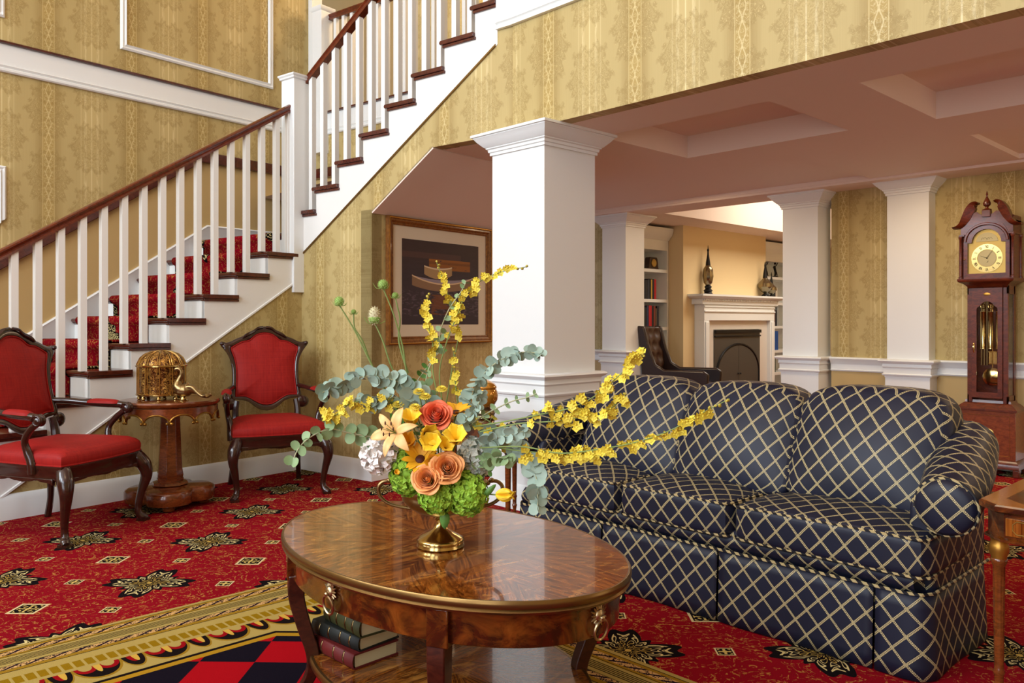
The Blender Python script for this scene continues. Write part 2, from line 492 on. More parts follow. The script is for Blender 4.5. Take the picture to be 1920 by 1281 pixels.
def f_runner():
    u,v,_,vec=coords('UV')
    c,pile=carpet_field(u,v,vec)
    for ox in (0,.53):
        a=ncen((u-ox)/1.06)*1.06; b=ncen((v-(.2 if ox else .65))/.9)*.9
        r=nhyp(a,b*.8); th=nang(b,a); k=r/(.13+.025*ncos(th*4)+.012*ncos(th*12))
        w=nsin(k*13+ncos(th*8))*ncos(th*8+k*5); c=mixc(k<1,c,'151012'); c=mixc((k<.9)*band(nabs(w),.3,.72),c,'cdbb82')
    return dict(col=c,h=pile,bs=.4,bd=.004)
M['runner']=mat('red patterned stair runner',rough=1,spec=.03,fn=f_runner)
M['marble']=mat('pale marble','d9d2c8',.2,coat=.4)
M['iron']=mat('charcoal cast iron','55524d',.45,metal=.4)
M['irond']=mat('black iron','1c1a1a',.4,metal=.5)
M['leather']=mat('brown tufted leather','3b2218',.4,coat=.1)
M['leatherd']=mat('dark brown leather','24120e',.35,coat=.2)
M['glass']=mat('clear glass','ffffff',.02,trans=1,ior=1.2)
M['amber']=mat('amber glass','c98a2c',.1,metal=.55,coat=.8)
M['mercury']=mat('mercury glass','8a7c62',.2,metal=.9)
M['frame']=mat('gilt picture frame wood',rough=.35,coat=.3,fn=wood('6b3f18','8f5c26','4a260e',3,(3,3,3)))
M['mat']=mat('cream picture mount','d9cbb0',.8)
# flowers
def leafm(n,c,c2,rough=.5): 
    def f():
        x,y,z,v=coords('Object'); return dict(col=mixc(nnoise(v,28,2),c,c2))
    return mat(n,rough=rough,fn=f,sheen=.1)
M['euc']=leafm('eucalyptus leaf','7b9483','a9bbaa',.6)
M['eucg']=leafm('green eucalyptus leaf','6b8757','93aa78',.55)
M['stem']=mat('green stem','7d9050',.6)
M['stemb']=mat('pale stem','a7a884',.6)
M['orch']=leafm('yellow orchid','d9bd2a','eedb52',.6)
M['orchbud']=mat('orchid bud','b3a23c',.5)
M['hyd']=leafm('green hydrangea','7eaa1c','aad048',.65)
M['hydb']=leafm('blue grey hydrangea','bcc6bc','d8dcd2',.75)
M['peach']=leafm('peach rose','f09a4c','f7b878',.5)
M['coral']=leafm('coral rose','ea5a34','f58a5e',.5)
M['yel']=leafm('yellow petal','f0bc14','fbda3c',.5)
M['gldp']=leafm('golden petal','eaa40e','f5bc22',.5)
M['lily']=leafm('pale orange lily','ecb060','f3cd90',.5)
M['peony']=leafm('white peony','ece4dc','faf5ee',.6)
M['teasel']=leafm('green teasel','6f9a3c','9fb865',.7)
M['teaselc']=leafm('cream teasel','b5ad84','d2cba4',.8)
M['leaf']=leafm('mid green leaf','3f6b22','6c9a48',.5)
M['leafd']=leafm('dark green foliage','2c3f18','4a5c26',.6)
M['ant']=mat('dark anther','4a1f10',.6)
# ================================================================ the setting
CH=2.436                                  # lower ceiling height
W2=-5.45; W1=4.18; W3=-6.93; W4=5.41; PW=-4.609   # stair hall planes
def wall(name, o, d, polys, mat_, th=.1, uvo=0.0, hole=None):
    """vertical wall: outlines (s,z) in the plane through o along unit d; thickness goes to the left of d"""
    mb=MB(); n=(-d[1],d[0])
    for P in polys:
        A=[mb.vert((o[0]+d[0]*s,o[1]+d[1]*s,z)) for s,z in P]
        B=[mb.vert((o[0]+d[0]*s+n[0]*th,o[1]+d[1]*s+n[1]*th,z)) for s,z in P]
        U=[(s+uvo,z) for s,z in P]; m=len(P)
        mb.face(A,U); mb.face(B[::-1],U[::-1])
        for i in range(m):
            j=(i+1)%m; mb.face([A[i],B[i],B[j],A[j]],[U[i],U[i],U[j],U[j]])
    return struct(mb,name,mat_,ang=0)
R_=lambda a,b,c,d:[(a,c),(b,c),(b,d),(a,d)]
# floor
mb=MB(); mb.bb(-10.5,4.3,-4.2,13.5,-.1,0); struct(mb,'floor',M['carpet'],ang=0)
# ---- W1: wallpapered wall under the upper flight (left of d is away from the viewer)
KX=-3.83                                  # world x where the hall wall meets the beam face
kinkL=(-3.83*XP[0]+3.655*XP[1])           # the same point in hall coordinates
sl=.1755/.279
zs=lambda x:1.713+sl*(x+5.493)            # lower edge of the upper stringer
P1=[[(-5.45,0),(PW,0),(PW,2.03),(-3.976,CH),(kinkL,CH),(kinkL,3.15),(-3.385,3.15),(-3.385,zs(-3.385)),(-5.45,zs(-5.45))]]
o1=LW((0,W1,0)); wall('wall_under_stairs',o1,XP,P1,M['paper'],th=.1,uvo=8.056)
# beam face along the world x axis
P=[[(KX,CH),(3.2,CH),(3.2,3.16),(KX,3.16)]]
wall('wall_beam',(0,3.655,0),(1,0),P,M['paper'],th=.1,uvo=.3355+5.34)
# W2: triangle of wallpaper under the lower stringer
zs2=lambda y:.130+.643*(y-1.959)
P=[[(1.757,0),(4.2,0),(4.2,zs2(4.2))]]
wall('wall_lower_stair',LW((W2,0,0)),YP,P,M['paper'],th=.1,uvo=.20)
# W3 far hall wall
o3=LW((W3,0,0)); d3=YP
yc=4.162; zc=2.78; slp=.643
rz=lambda y: zc-slp*(yc-y) if y<yc else zc-.02
wall('wall_left',o3,d3,[[(-4.5,rz(-.1)),(-.16,0.0),(yc,zc),(W4+.0,zc),(W4,6.0),(-4.5,6.0)]],M['paper'],th=.15)
wall('wall_left_lower',o3,d3,[[(-4.5,0),(W4,0),(W4,zc),(yc,zc),(-.16,0.001)]],M['tan'],th=.14)
# W4 wall behind the upper flight
o4=LW((0,W4,0))
wall('wall_stair_back',o4,XP,[[(W3-.15,2.7),(-5.6,2.7),(-4.6,3.335),(W3-.15,3.335)]],M['paper'],th=.12)
wall('wall_stair_back_lower',o4,XP,[[(W3-.15,0),(PW-.1,0),(PW-.1,2.06),(-3.976,2.47),(-2.9,2.47),(-2.9,3.335),(-4.6,3.335),(-5.6,2.7),(W3-.15,2.7)]],M['tan'],th=.12)
# gallery behind: floor, back wall
o5=LW((0,7.1,0))
wall('wall_gallery_tan',o5,XP,[R_(-9.5,-7.35,3.0,6)],M['tan'],th=.12)
wall('wall_gallery_paper',o5,XP,[R_(-7.35,0,3.0,6)],M['paper'],th=.12)
mb=MB(); mb.poly([LW((-9.5,W4+.12,3.3)),LW((1,W4+.12,3.3)),LW((1,7.1,3.3)),LW((-9.5,7.1,3.3))])
struct(mb,'floor_gallery',M['tan'],solid=.1)
# picture wall
wall('wall_picture',LW((PW,0,0)),YP,[R_(W1,6.0,0,2.05)],M['paper'],th=.12,uvo=.42)
# sloped soffit under the upper flight
mb=MB()
mb.poly([LW((PW,W1+.0,2.03)),LW((-3.976,W1,CH)),LW((-3.976,6.0,CH)),LW((PW,6.0,2.03))])
struct(mb,'ceiling_slope',M['ceil'],ang=0,solid=.02)
mb=MB()   # hall beyond the picture wall
# ---- skirting, fascias, mouldings
base=[(0,0),(.022,0),(.022,.115),(.016,.13),(.012,.145),(.004,.155),(0,.155)]
def run(name,P,prof,mt,**k):
    mb=MB(); mb.sweep(P,prof,**k); return struct(mb,name,mt)
run('baseboard_hall',[LW((PW,6.0,0)),LW((PW,W1,0)),LW((W2,W1,0)),LW((W2,1.75,0))][::-1],[(a,b) for a,b in base],M['white'])
fas=[(0,-.215),(.02,-.215),(.03,-.205),(.03,-.19),(.018,-.18),(.03,-.165),(.016,-.155),(.016,0),(0,0)]
cap=[(0,0),(.035,0),(.045,.006),(.045,.018),(.03,.026),(0,.026)]
def fascia(P,z,n):
    P=[(p[0],p[1],z) for p in P]
    run('trim_fascia_%d'%n,P,fas,M['white']); run('trim_cap_%d'%n,P,cap,M['tread'])
# travel direction chosen so that 'right of travel' faces the hall
fascia([LW((W3,-4,0)),LW((W3,W4,0)),LW((-3.3,W4,0))],3.335,1)
kw=(KX,3.655,0)
fas2=[(0,-.03),(.028,-.03),(.028,-.012),(.012,0),(.03,.012),(.02,.03),(.02,.22),(0,.22)]
P=[LW((-3.385,W1,3.16)),(3.2,3.655,3.16)] if kinkL<-3.385 else [LW((-3.385,W1,3.16)),(KX,3.655,3.16),(3.2,3.655,3.16)]
run('trim_fascia_2',P,fas2,M['white'])
# panel mouldings on the left wall
pm=[(0,0),(.012,0),(.022,.012),(.016,.03),(.03,.042),(.02,.055),(0,.055)]
def panel(n,y0,y1,z0,z1,slope=None):
    mb=MB()
    P=[(y0,z0),(y1,z0 if slope is None else slope),(y1,z1),(y0,z1)]
    L=[]
    c=(sum(p[0] for p in P)/4,sum(p[1] for p in P)/4)
    for i,p in enumerate(P):
        sx=1 if p[0]<c[0] else -1; sz=1 if p[1]<c[1] else -1
        L.append([LW((W3+a,p[0]+sx*b,p[1]+sz*b)) for a,b in ((0.0,0),(.014,0),(.024,.014),(.016,.03),(.028,.044),(0,.055))])
    mb.rings(L,closed=True,cap=False); struct(mb,'trim_panel_%d'%n,M['white'])
panel(1,3.416,4.957,3.54,5.4); panel(2,.9,2.52,3.54,5.4)
panel(3,-.1,2.53,.9,2.40,2.0)
# chair rail (mahogany) and skirt of the stair walls
wr=[(0,0),(.03,0),(.042,.02),(.042,.05),(.03,.09),(.045,.1),(0,.1)]
def sweep3(name,P,w,h,mt,side):
    """vertical-faced strip following a sloping line in the hall walls"""
    mb=MB(); L=[]
    for p in P: L.append([LW(p),LW((p[0]+side[0]*w,p[1]+side[1]*w,p[2])),LW((p[0]+side[0]*w,p[1]+side[1]*w,p[2]+h)),LW((p[0],p[1],p[2]+h))])
    mb.rings(L); return struct(mb,name,mt,bevel=.006)
sweep3('trim_stair_rail_1',[(W3,-.2,rz(-.2)-.1+.0),(W3,yc,zc-.1),(W3,W4,zc-.1)],.05,.1,M['tread'],(1,0))
sweep3('trim_stair_rail_2',[(W3,W4,zc-.1),(-5.6,W4,zc-.1),(-4.62,W4,zc-.1+.98*.635)],.05,.1,M['tread'],(0,-1))
def skirt(name,P,drop,side):
    mb=MB(); L=[]
    for p in P: L.append([LW((p[0],p[1],p[2]-drop)),LW((p[0]+side[0]*.02,p[1]+side[1]*.02,p[2]-drop)),LW((p[0]+side[0]*.02,p[1]+side[1]*.02,p[2]-.03)),LW((p[0]+side[0]*.03,p[1]+side[1]*.03,p[2]-.012)),LW((p[0]+side[0]*.02,p[1]+side[1]*.02,p[2])),LW((p[0],p[1],p[2]))])
    mb.rings(L); struct(mb,name,M['white'])
skz=lambda y:2.105-.643*(4.227-y)
skirt('baseboard_stair_1',[(W3,1.2,skz(1.2)),(W3,4.227,2.105),(W3,W4,2.105)],.38,(1,0))
skirt('baseboard_stair_2',[(W3,W4,2.105),(-5.6,W4,2.105),(-3.3,W4,2.105+2.3*.63)],.38,(0,-1))
# ---- lower ceiling with coffers
def holes_quads(x0,x1,y0,y1,H):
    xs=sorted({x0,x1,*[h[0] for h in H],*[h[1] for h in H]}); ys=sorted({y0,y1,*[h[2] for h in H],*[h[3] for h in H]})
    for i in range(len(xs)-1):
        for j in range(len(ys)-1):
            cx=(xs[i]+xs[i+1])/2; cy=(ys[j]+ys[j+1])/2
            if any(h[0]<cx<h[1] and h[2]<cy<h[3] for h in H): continue
            yield xs[i],xs[i+1],ys[j],ys[j+1]
COF=[(-3.52,-2.295,4.17,5.18,.165),(-1.80,-.45,4.19,5.28,.165),(0.15,1.4,4.19,5.28,.165),(-6.4,-2.935,5.69,7.05,.035),(-1.80,1.4,5.9,7.0,.035)]
mb=MB()
for a,b,c,d in holes_quads(-9.5,3.2,3.756,7.062,COF): 
    # keep the zone behind the stair (left of the kink) open: it is closed by the slope
    mb.poly([(a,c,CH),(b,c,CH),(b,d,CH),(a,d,CH)])
for x0,x1,y0,y1,h in COF:
    q=[(x0,y0),(x1,y0),(x1,y1),(x0,y1)]
    for i in range(4):
        p,r=q[i],q[(i+1)%4]; mb.poly([(p[0],p[1],CH),(r[0],r[1],CH),(r[0],r[1],CH+h),(p[0],p[1],CH+h)])
    mb.poly([(x,y,CH+h) for x,y in q])
# small triangle between the beam line and the turned hall wall
mb.poly([LW((-4.2,W1+.101,CH-.002)),LW((kinkL,W1+.101,CH-.002)),(KX,3.757,CH-.002),(-4.76,3.757,CH-.002)])
struct(mb,'ceiling',M['ceil'],ang=0)
# header across the far columns
mb=MB(); mb.bb(-9,3.2,7.06,7.50,2.415,2.6); struct(mb,'ceiling_header',M['ceil'],ang=0)
# far wall: left piece, right piece, with rail / wainscot
def farwall(n,x0,x1):
    wall('wall_back_%d'%n,(0,7.42,0),(1,0),[R_(x0,x1,.86,2.42)],M['paper'],th=.15,uvo=.1)
    wall('wall_back_lower_%d'%n,(0,7.42,0),(1,0),[R_(x0,x1,0,.86)],M['tan'],th=.15)
    crail('trim_chair_rail_%d'%n,[(x0,7.42,0),(x1,7.42,0)])
    run('baseboard_back_%d'%n,[(x0,7.42,0),(x1,7.42,0)],base,M['white'])
rail=[(0,.745),(.012,.745),(.02,.757),(.012,.765),(.012,.81),(.02,.82),(.028,.84),(.045,.852),(.05,.862),(.04,.874),(0,.876)]
def crail(name,P): run(name,P,rail,M['white'])
farwall(1,-9.0,-6.09); farwall(2,-3.45,3.2)
# ---- columns
def column(cx,cy,hx,hy,top,label,crown=.0,proto=None):
    t=thing('column',label,'column',(cx,cy,0),0,'square white columns')
    m=MB(); m.sq([(0,.155),(0,.72),(.004,.72),(.004,.76)],hx+.012,hy+.012); m.build('pedestal',M['white'],t)
    m=MB(); m.sq([(.03,0),(.03,.12),(.024,.14),(.016,.16),(.012,.165)],hx,hy); m.build('baseboard',M['white'],t)
    m=MB(); m.sq([(.012,.735),(.03,.735),(.035,.747),(.022,.757),(.022,.80),(.034,.812),(.03,.82),(.03,.838),(.05,.85),(.06,.862),(.055,.872),(.04,.878),(0,.878)],hx,hy); m.build('chair_rail',M['white'],t)
    m=MB(); m.sq([(0,.86),(0,top-.10)],hx,hy); m.build('shaft',M['white'],t)
    b=top-.135
    m=MB(); m.sq([(.0,b),(.012,b),(.012,b+.018),(.02,b+.022),(.022,b+.038),(.032,b+.044),(.032,b+.05),(.042,b+.056),(.075,b+.09),(.088,b+.108),(.092,b+.112),(.092,b+.117),(.105,b+.119),(.105,b+.135),(0,b+.135)],hx,hy); m.build('capital',M['white'],t)
    return t
COLS=[((-3.755,3.865),.24,.24,'large white square column beside the sofa, nearest the viewer'),
      ((-5.90,7.39),.17,.17,'white square column left of the opening to the fireplace room'),
      ((-3.685,7.40),.175,.13,'white square column right of the opening to the fireplace room'),
      ((-2.708,7.40),.172,.13,'white square wall column nearest the tall clock')]
for (c,hx,hy,lb) in COLS:
    column(c[0],c[1],hx,hy,CH if c[1]<4 or c[0]>-3 else 2.415,lb)
# ================================================================ the staircase
RI=.1755
st=thing('staircase','white and mahogany staircase with red patterned runner turning at a landing','staircase',LW((W2,3,0)),0)
Minv=Matrix.Translation(Vector(LW((W2,3,0)))).inverted()
HALL=Matrix(((XP[0],YP[0],0,0),(XP[1],YP[1],0,0),(0,0,1,0),(0,0,0,1)))
def SM():
    m=MB(); m.M=Minv@HALL; return m
def spart(m,name,mt,lab=None,**k):
    o=m.build(name,M[mt],st,**k)
    if lab: o['label']=lab
    return o
ty=lambda k:2.458+.273*(k-5)              # nosing line of lower tread k
tx=lambda k:-5.57+.28*(k-12)              # nosing line of upper tread k
# lower stringer (open, face on the hall side)
P=[(1.757,0)]
pts=[(1.757,0),(ty(1)+.03,0)]
for k in range(1,12):
    pts+= [(ty(k)+.03,RI*(k-1) if k>1 else 0),(ty(k)+.03,RI*k-.03)]
pts=[p for i,p in enumerate(pts) if i==0 or p!=pts[i-1]]
top=[(ty(1)+.03,0)]
for k in range(1,11): top+=[(ty(k)+.03,RI*k-.03),(ty(k+1)+.03,RI*k-.03)]
top+=[(ty(11)+.03,RI*11-.03),(4.30,RI*11-.03),(4.30,zs2(4.30))]
m=SM(); m.prism(top+[(1.757,0)],W2-.03,W2+.004,axis='x'); spart(m,'stringer','white_r')
# small moulding along its lower edge
m=SM()
L=[]
for y in (1.78,4.1):
    z=zs2(y); L.append([(W2+.004,y,z),(W2+.014,y,z+.002),(W2+.014,y,z+.016),(W2+.004,y,z+.02)])
m.rings(L); spart(m,'stringer_moulding','white_r')
# upper stringer
top=[(-5.50,1.92-.03),(tx(12)+.03+.0,1.92-.03)]
for k in range(12,19): top+=[(tx(k)+.03,RI*k-.03),(tx(k+1)+.03,RI*k-.03)]
top+=[(tx(19)+.03,RI*19-.03),(-3.385,RI*19-.03),(-3.385,zs(-3.385)),(-5.50,zs(-5.50))]
m=SM(); m.prism(top,W1-.004,W1+.03,axis='y'); spart(m,'stringer','white_r')
m=SM(); L=[]
for x in (-5.42,-3.40):
    z=zs(x); L.append([(x,W1-.004,z-.002),(x,W1-.012,z-.002),(x,W1-.012,z+.012),(x,W1-.004,z+.016)])
m.rings(L); o=spart(m,'stringer_moulding','bronze')
def nose(m,x0,x1,y0,y1,z,ax):
    """tread slab with rounded nosing, top at z; open sides overhang"""
    if ax=='y':
        pr=[(y0+.012,z),(y0+.003,z-.005),(y0,z-.014),(y0+.003,z-.024),(y0+.012,z-.03),(y1,z-.03),(y1,z)]
        m.prism(pr,x0,x1,axis='x')
        m.prism([(y0+.03-.0,z-.03),(y0+.012,z-.03),(y0+.012,z-.036),(y0+.03,z-.05)],x0,x1-.02,axis='x')
    else:
        pr=[(x0+.012,z),(x0+.003,z-.005),(x0,z-.014),(x0+.003,z-.024),(x0+.012,z-.03),(x1,z-.03),(x1,z)]
        m.prism(pr,y0,y1,axis='y')
        m.prism([(x0+.03,z-.03),(x0+.012,z-.03),(x0+.012,z-.036),(x0+.03,z-.05)],y0+.02,y1,axis='y')
for k in range(1,11):
    m=SM(); y0=ty(k)
    nose(m,W3,W2+.03,y0,y0+.303,RI*k,'y')
    m.bb(W2-.03,W2+.018,y0+.02,y0+.31,RI*k-.05,RI*k-.03)       # cove under the return
    spart(m,'tread','tread',bevel=.003)
    m=SM(); m.bb(W3,W2,y0+.03,y0+.045,RI*(k-1),RI*k-.03); spart(m,'riser','white_r',ang=0)
m=SM(); m.bb(W3,W2,ty(11)+.03,ty(11)+.045,RI*10,RI*11-.03); spart(m,'riser','white_r',ang=0)
m=SM(); nose(m,W3,W2-.02,ty(11),W4,RI*11,'y'); spart(m,'landing','tread')
for k in range(12,20):
    m=SM(); x0=tx(k); x1=x0+.31 if k<19 else -3.385
    nose(m,x0,x1,W1-.03,W4,RI*k,'x'); m.bb(x0+.02,min(x1+.008,-3.385),W1-.018,W1+.03,RI*k-.05,RI*k-.03)
    spart(m,'tread','tread',bevel=.003)
    m=SM(); m.bb(x0+.03,x0+.045,W1+.02,W4,RI*(k-1),RI*k-.03); spart(m,'riser','white_r',ang=0)
# carpet runner of the lower flight
m=SM(); prof=[]
for k in range(1,12):
    y0=ty(k); z=RI*k
    prof+=[(y0+.018,RI*(k-1)+.01),(y0+.018,z-.055),(y0-.004,z-.04),(y0-.014,z-.02),(y0-.012,z-.002),(y0+.0,z+.01),(y0+.018,z+.012)]
prof.append((W4-.05,RI*11+.012))
XA,XB=-6.79,-5.73
acc=0
for i in range(len(prof)-1):
    a,b=prof[i],prof[i+1]; d=math.dist(a,b)
    q=[(XA,a[0],a[1]),(XB,a[0],a[1]),(XB,b[0],b[1]),(XA,b[0],b[1])]
    m.poly(q,[(0,acc),(XB-XA,acc),(XB-XA,acc+d),(0,acc+d)]); acc+=d
o=spart(m,'carpet_runner','runner','red patterned carpet runner with black and gold motifs',solid=.012,ang=50,weld=True)
# newel post at the landing
NX,NY=-5.503,4.163
m=SM(); m.box((NX,NY,(1.44+3.19)/2),(.165,.165,3.19-1.44)); 
newel=spart(m,'newel_post','white',bevel=.004)
m=SM(); m.sq([(-.0,3.17),(.012,3.178),(.012,3.19),(.022,3.20),(.022,3.212),(-.01,3.222),(-.0825,3.24)],.0825,.0825,(NX,NY,0)); o=m.build('post_cap',M['white'],newel)
# balusters
hr1=lambda y:2.913+.628*(y-4.007)          # top line of the lower handrail
hr2=lambda x:3.665+.627*(x+4.696)
def bal(x,y,z0,z1,sl=(0,0)):
    m=SM(); h=.0205
    q=[(x-h,y-h),(x+h,y-h),(x+h,y+h),(x-h,y+h)]
    m.rings([[(a,b,z0) for a,b in q],[(a,b,z1+sl[0]*(a-x)+sl[1]*(b-y)) for a,b in q]]); spart(m,'baluster','white_r',ang=0)
for i in range(-9,15):
    y=2.051+.1367*i
    k=int((y-2.458+.0)/.273+5+1e-6) if y>=2.458 else 4+int(math.floor((y-2.458)/.273+1))
    k=int(math.floor((y-ty(5))/.273))+5
    if k<1: continue
    bal(W2-.045,y,RI*k,hr1(y)-.055,(0,.628))
for i in range(0,15):
    x=-5.369+.1427*i
    if x>-3.42: break
    k=int(math.floor((x-tx(12))/.28))+12
    bal(x,W1+.045,RI*k,hr2(x)-.055,(.627,0))
hp=[(-.030,-.06),(.030,-.06),(.030,-.044),(.022,-.034),(.026,-.022),(.034,-.012),(.032,-.002),(.018,.006),(0,.008),(-.018,.006),(-.032,-.002),(-.034,-.012),(-.026,-.022),(-.022,-.034),(-.030,-.044)]
m=SM(); L=[]
for y in (1.34,NY-.0825): L.append([(W2-.045+a,y,hr1(y)+b) for a,b in hp])
m.rings(L);
spart(m,'handrail','rail')
m=SM(); m.box((W2-.045,1.26,.74),(.165,.165,1.48)); nb=spart(m,'newel_post','white',bevel=.004)
m=SM(); m.sq([(0,1.47),(.012,1.478),(.012,1.49),(.022,1.50),(.022,1.512),(-.0825,1.54)],.0825,.0825,(W2-.045,1.26,0)); m.build('post_cap',M['white'],nb)
m=SM(); L=[]
for x in (NX+.0825,-3.42): L.append([(x,W1+.045+a,hr2(x)+b) for a,b in hp])
m.rings(L); spart(m,'handrail','rail')
# half baluster fixed to the post
m=SM(); m.bb(W2-.066,W2-.026,NY-.0825-.016,NY-.0825,RI*10,hr1(NY-.09)-.055); spart(m,'baluster','white_r',ang=0)
# ---- gallery balustrade on the upper floor
g=thing('gallery_balustrade','cream balustrade with mahogany rail on the upper gallery behind the stairs','railing',LW((-5,W4,3.335)))
Mg=Matrix.Translation(Vector(LW((-5,W4,3.335)))).inverted()@HALL
def gm(): 
    m=MB(); m.M=Mg; return m
m=gm(); m.box((-6.69,W4-.02,(2.93+4.40)/2),(.15,.15,4.40-2.93)); n_=m.build('newel_post',M['white'],g,bevel=.004)
m=gm(); m.sq([(0,4.38),(.012,4.39),(.02,4.41),(.02,4.425),(-.075,4.44)],.075,.075,(-6.69,W4-.02,0)); m.build('post_cap',M['white'],n_)
m=gm(); L=[[(x,W4+.03+a,4.36+b) for a,b in hp] for x in (-6.615,-2.6)]; m.rings(L); m.build('handrail',M['rail'],g)
x=-6.53
while x<-2.7:
    m=gm(); m.bb(x-.02,x+.02,W4+.01,W4+.05,3.36,4.305); m.build('baluster',M['white_r'],g,ang=0); x+=.125
# upper floor edge trim on the left wall side and the corner casing
m=MB(); m.M=HALL; m.bb(W3-.02,W3+.06,W4-.01,W4+.12,3.36,6); struct(m,'trim_corner_casing',M['white'])
# ================================================================ fireplace room beyond the columns
FX=-6.0
FW=M['tan_far']
wall('wall_far_left',(-6.62,0,0),(0,1),[R_(7.5,13.2,0,3.4)],FW,th=.15)
wall('wall_far_back',(0,13.2,0),(1,0),[R_(-6.7,-3.0,0,3.4)],FW,th=.15)
wall('wall_far_right',(-3.2,0,0),(0,-1),[R_(-13.3,-7.5,0,3.4)],FW,th=.15)
wall('wall_far_near',(0,7.57,0),(1,0),[R_(-3.5,-3.1,0,3.4),R_(-6.7,-6.07,0,3.4),R_(-6.7,-3.1,2.6,3.4)],FW,th=.05)
mb=MB(); mb.bb(-6.7,-3.1,7.5,13.3,3.3,3.4); struct(mb,'ceiling_far',M['ceil'],ang=0)
mb=MB(); mb.bb(-6.62,-5.50,7.62,13.2,2.436,3.3); struct(mb,'ceiling_far_soffit',M['ceil'],ang=0)
# chimney breast
BY0,BY1=8.73,10.80
mb=MB(); mb.bb(-6.62,FX,BY0,BY1,0,2.436); struct(mb,'wall_chimney_breast',FW,ang=0)
# mantelpiece
fp=thing('fireplace_mantel','white fireplace surround with dentil shelf and pale marble','fireplace',(FX,9.83,0))
def fm():
    m=MB(); m.M=Matrix.Translation((-FX,-9.83,0)); return m
m=fm(); m.sq([(0,1.50),(.015,1.505),(.03,1.52),(.05,1.53),(.055,1.535),(.055,1.56),(0,1.56)],.10,1.0,(FX+.08,9.88,0)); m.build('mantel_shelf',M['white'],fp)
m=fm(); y=8.93
while y<10.84: m.bb(FX+.16,FX+.185,y,y+.022,1.478,1.5); y+=.04
m.bb(FX,FX+.165,8.92,10.85,1.43,1.5); o=m.build('dentil_moulding',M['white'],fp,ang=0)
m=fm(); m.bb(FX,FX+.15,8.98,10.78,1.22,1.43); m.bb(FX+.15,FX+.16,8.98,10.78,1.39,1.41); m.bb(FX+.15,FX+.165,8.98,10.78,1.33,1.35); m.build('frieze',M['white'],fp,bevel=.004)
for y0,y1 in ((8.98,9.10),(10.66,10.78)):
    m=fm(); m.bb(FX,FX+.15,y0,y1,0,1.22); m.bb(FX+.15,FX+.165,y0+.02,y1-.02,.1,1.2); m.build('pilaster',M['white'],fp,bevel=.004)
m=fm(); m.bb(FX,FX+.10,9.10,9.27,0,1.22); m.bb(FX,FX+.10,10.45,10.66,0,1.22); m.bb(FX,FX+.10,9.27,10.45,1.10,1.22); m.build('marble_surround',M['marble'],fp,ang=0)
ins=thing('fireplace_insert','dark iron fireplace insert with arched double doors','fireplace insert',(FX,9.86,0))
def im():
    m=MB(); m.M=Matrix.Translation((-FX,-9.86,0)); return m
m=im(); m.bb(FX+.005,FX+.11,9.275,10.445,.05,1.095); m.build('frame',M['iron'],ins,bevel=.006)
m=im(); m.bb(FX+.11,FX+.135,9.275,10.445,1.05,1.095); m.bb(FX+.11,FX+.128,9.275,10.445,1.0,1.02); m.build('hood',M['irond'],ins,bevel=.004)
def arch(y0,y1,z0,zc_,n=16,r=None):
    c=(y0+y1)/2; r=(y1-y0)/2
    return [(y0,z0),(y1,z0)]+[(c+r*cos(pi*i/n),zc_+r*.72*sin(pi*i/n)) for i in range(n+1)]
m=im(); A=arch(9.33,10.39,.1,.52); 
P=[(FX+.12,a,b) for a,b in A]; m.tube(P,.014,6,closed=True); m.build('arch_moulding',M['irond'],ins)
for s in (0,1):
    c=9.86; n=10
    pts=[(c,.1)]+([(10.37,.1)] if s else [])
    if s: pts=[(c+.004,.1),(10.37,.1)]+[(c+.51*cos(pi/2*i/n),.52+.365*sin(pi/2*i/n)) for i in range(n+1)]; pts[-1]=(c+.004,.885)
    else: pts=[(c-.004,.1)]+[(c-.51*sin(pi/2*i/n)-.004*(i==0),.52+.365*cos(pi/2*i/n)) for i in range(n+1)]+[(9.35,.1)]
    m=im(); m.prism(pts,FX+.11,FX+.122,axis='x'); d=m.build('door',M['iron'],ins,ang=0)
    m=im(); m.ball((FX+.135,c+(.03 if s else -.03),.5),.012,8,6); m.build('knob',M['irond'],d)
# bookcases
def bookcase(label,y0,y1,shelves,z1=2.25,x1=-6.22):
    t=thing('bookcase',label,'bookcase',(-6.42,(y0+y1)/2,0))
    def mm():
        m=MB(); m.M=Matrix.Translation((6.42,-(y0+y1)/2,0)); return m
    m=mm(); m.bb(-6.615,-6.60,y0,y1,0,z1); m.build('back_panel',M['white'],t,ang=0)
    for y in (y0,y1-.03):
        m=mm(); m.bb(-6.60,x1,y,y+.03,0,z1); m.build('side_panel',M['white'],t,ang=0)
    for z in shelves:
        m=mm(); m.bb(-6.60,x1,y0+.03,y1-.03,z-.04,z); m.build('shelf',M['white'],t,ang=0)
    m=mm(); m.bb(-6.60,x1,y0+.03,y1-.03,z1-.13,z1); m.build('top_rail',M['white'],t,ang=0)
    m=mm(); m.bb(-6.60,x1,y0+.03,y1-.03,0,.1); m.build('plinth',M['white'],t,ang=0)
    m=mm(); m.sweep([(x1,y0,z1),(x1,y1,z1)],[(0,0),(.01,0),(.03,.03),(.06,.06),(.08,.12),(.08,.15),(0,.15)]); m.build('crown',M['white'],t)
    return t
SHL=[1.873,1.490,1.135,.76,.40]; SHR=[1.89,1.50,1.14,.77,.43]
bookcase('white built-in bookcase to the left of the fireplace, clock on its upper shelf',7.66,8.72,SHL)
bookcase('white built-in bookcase to the right of the fireplace, figurines on its upper shelf',10.82,12.6,SHR)
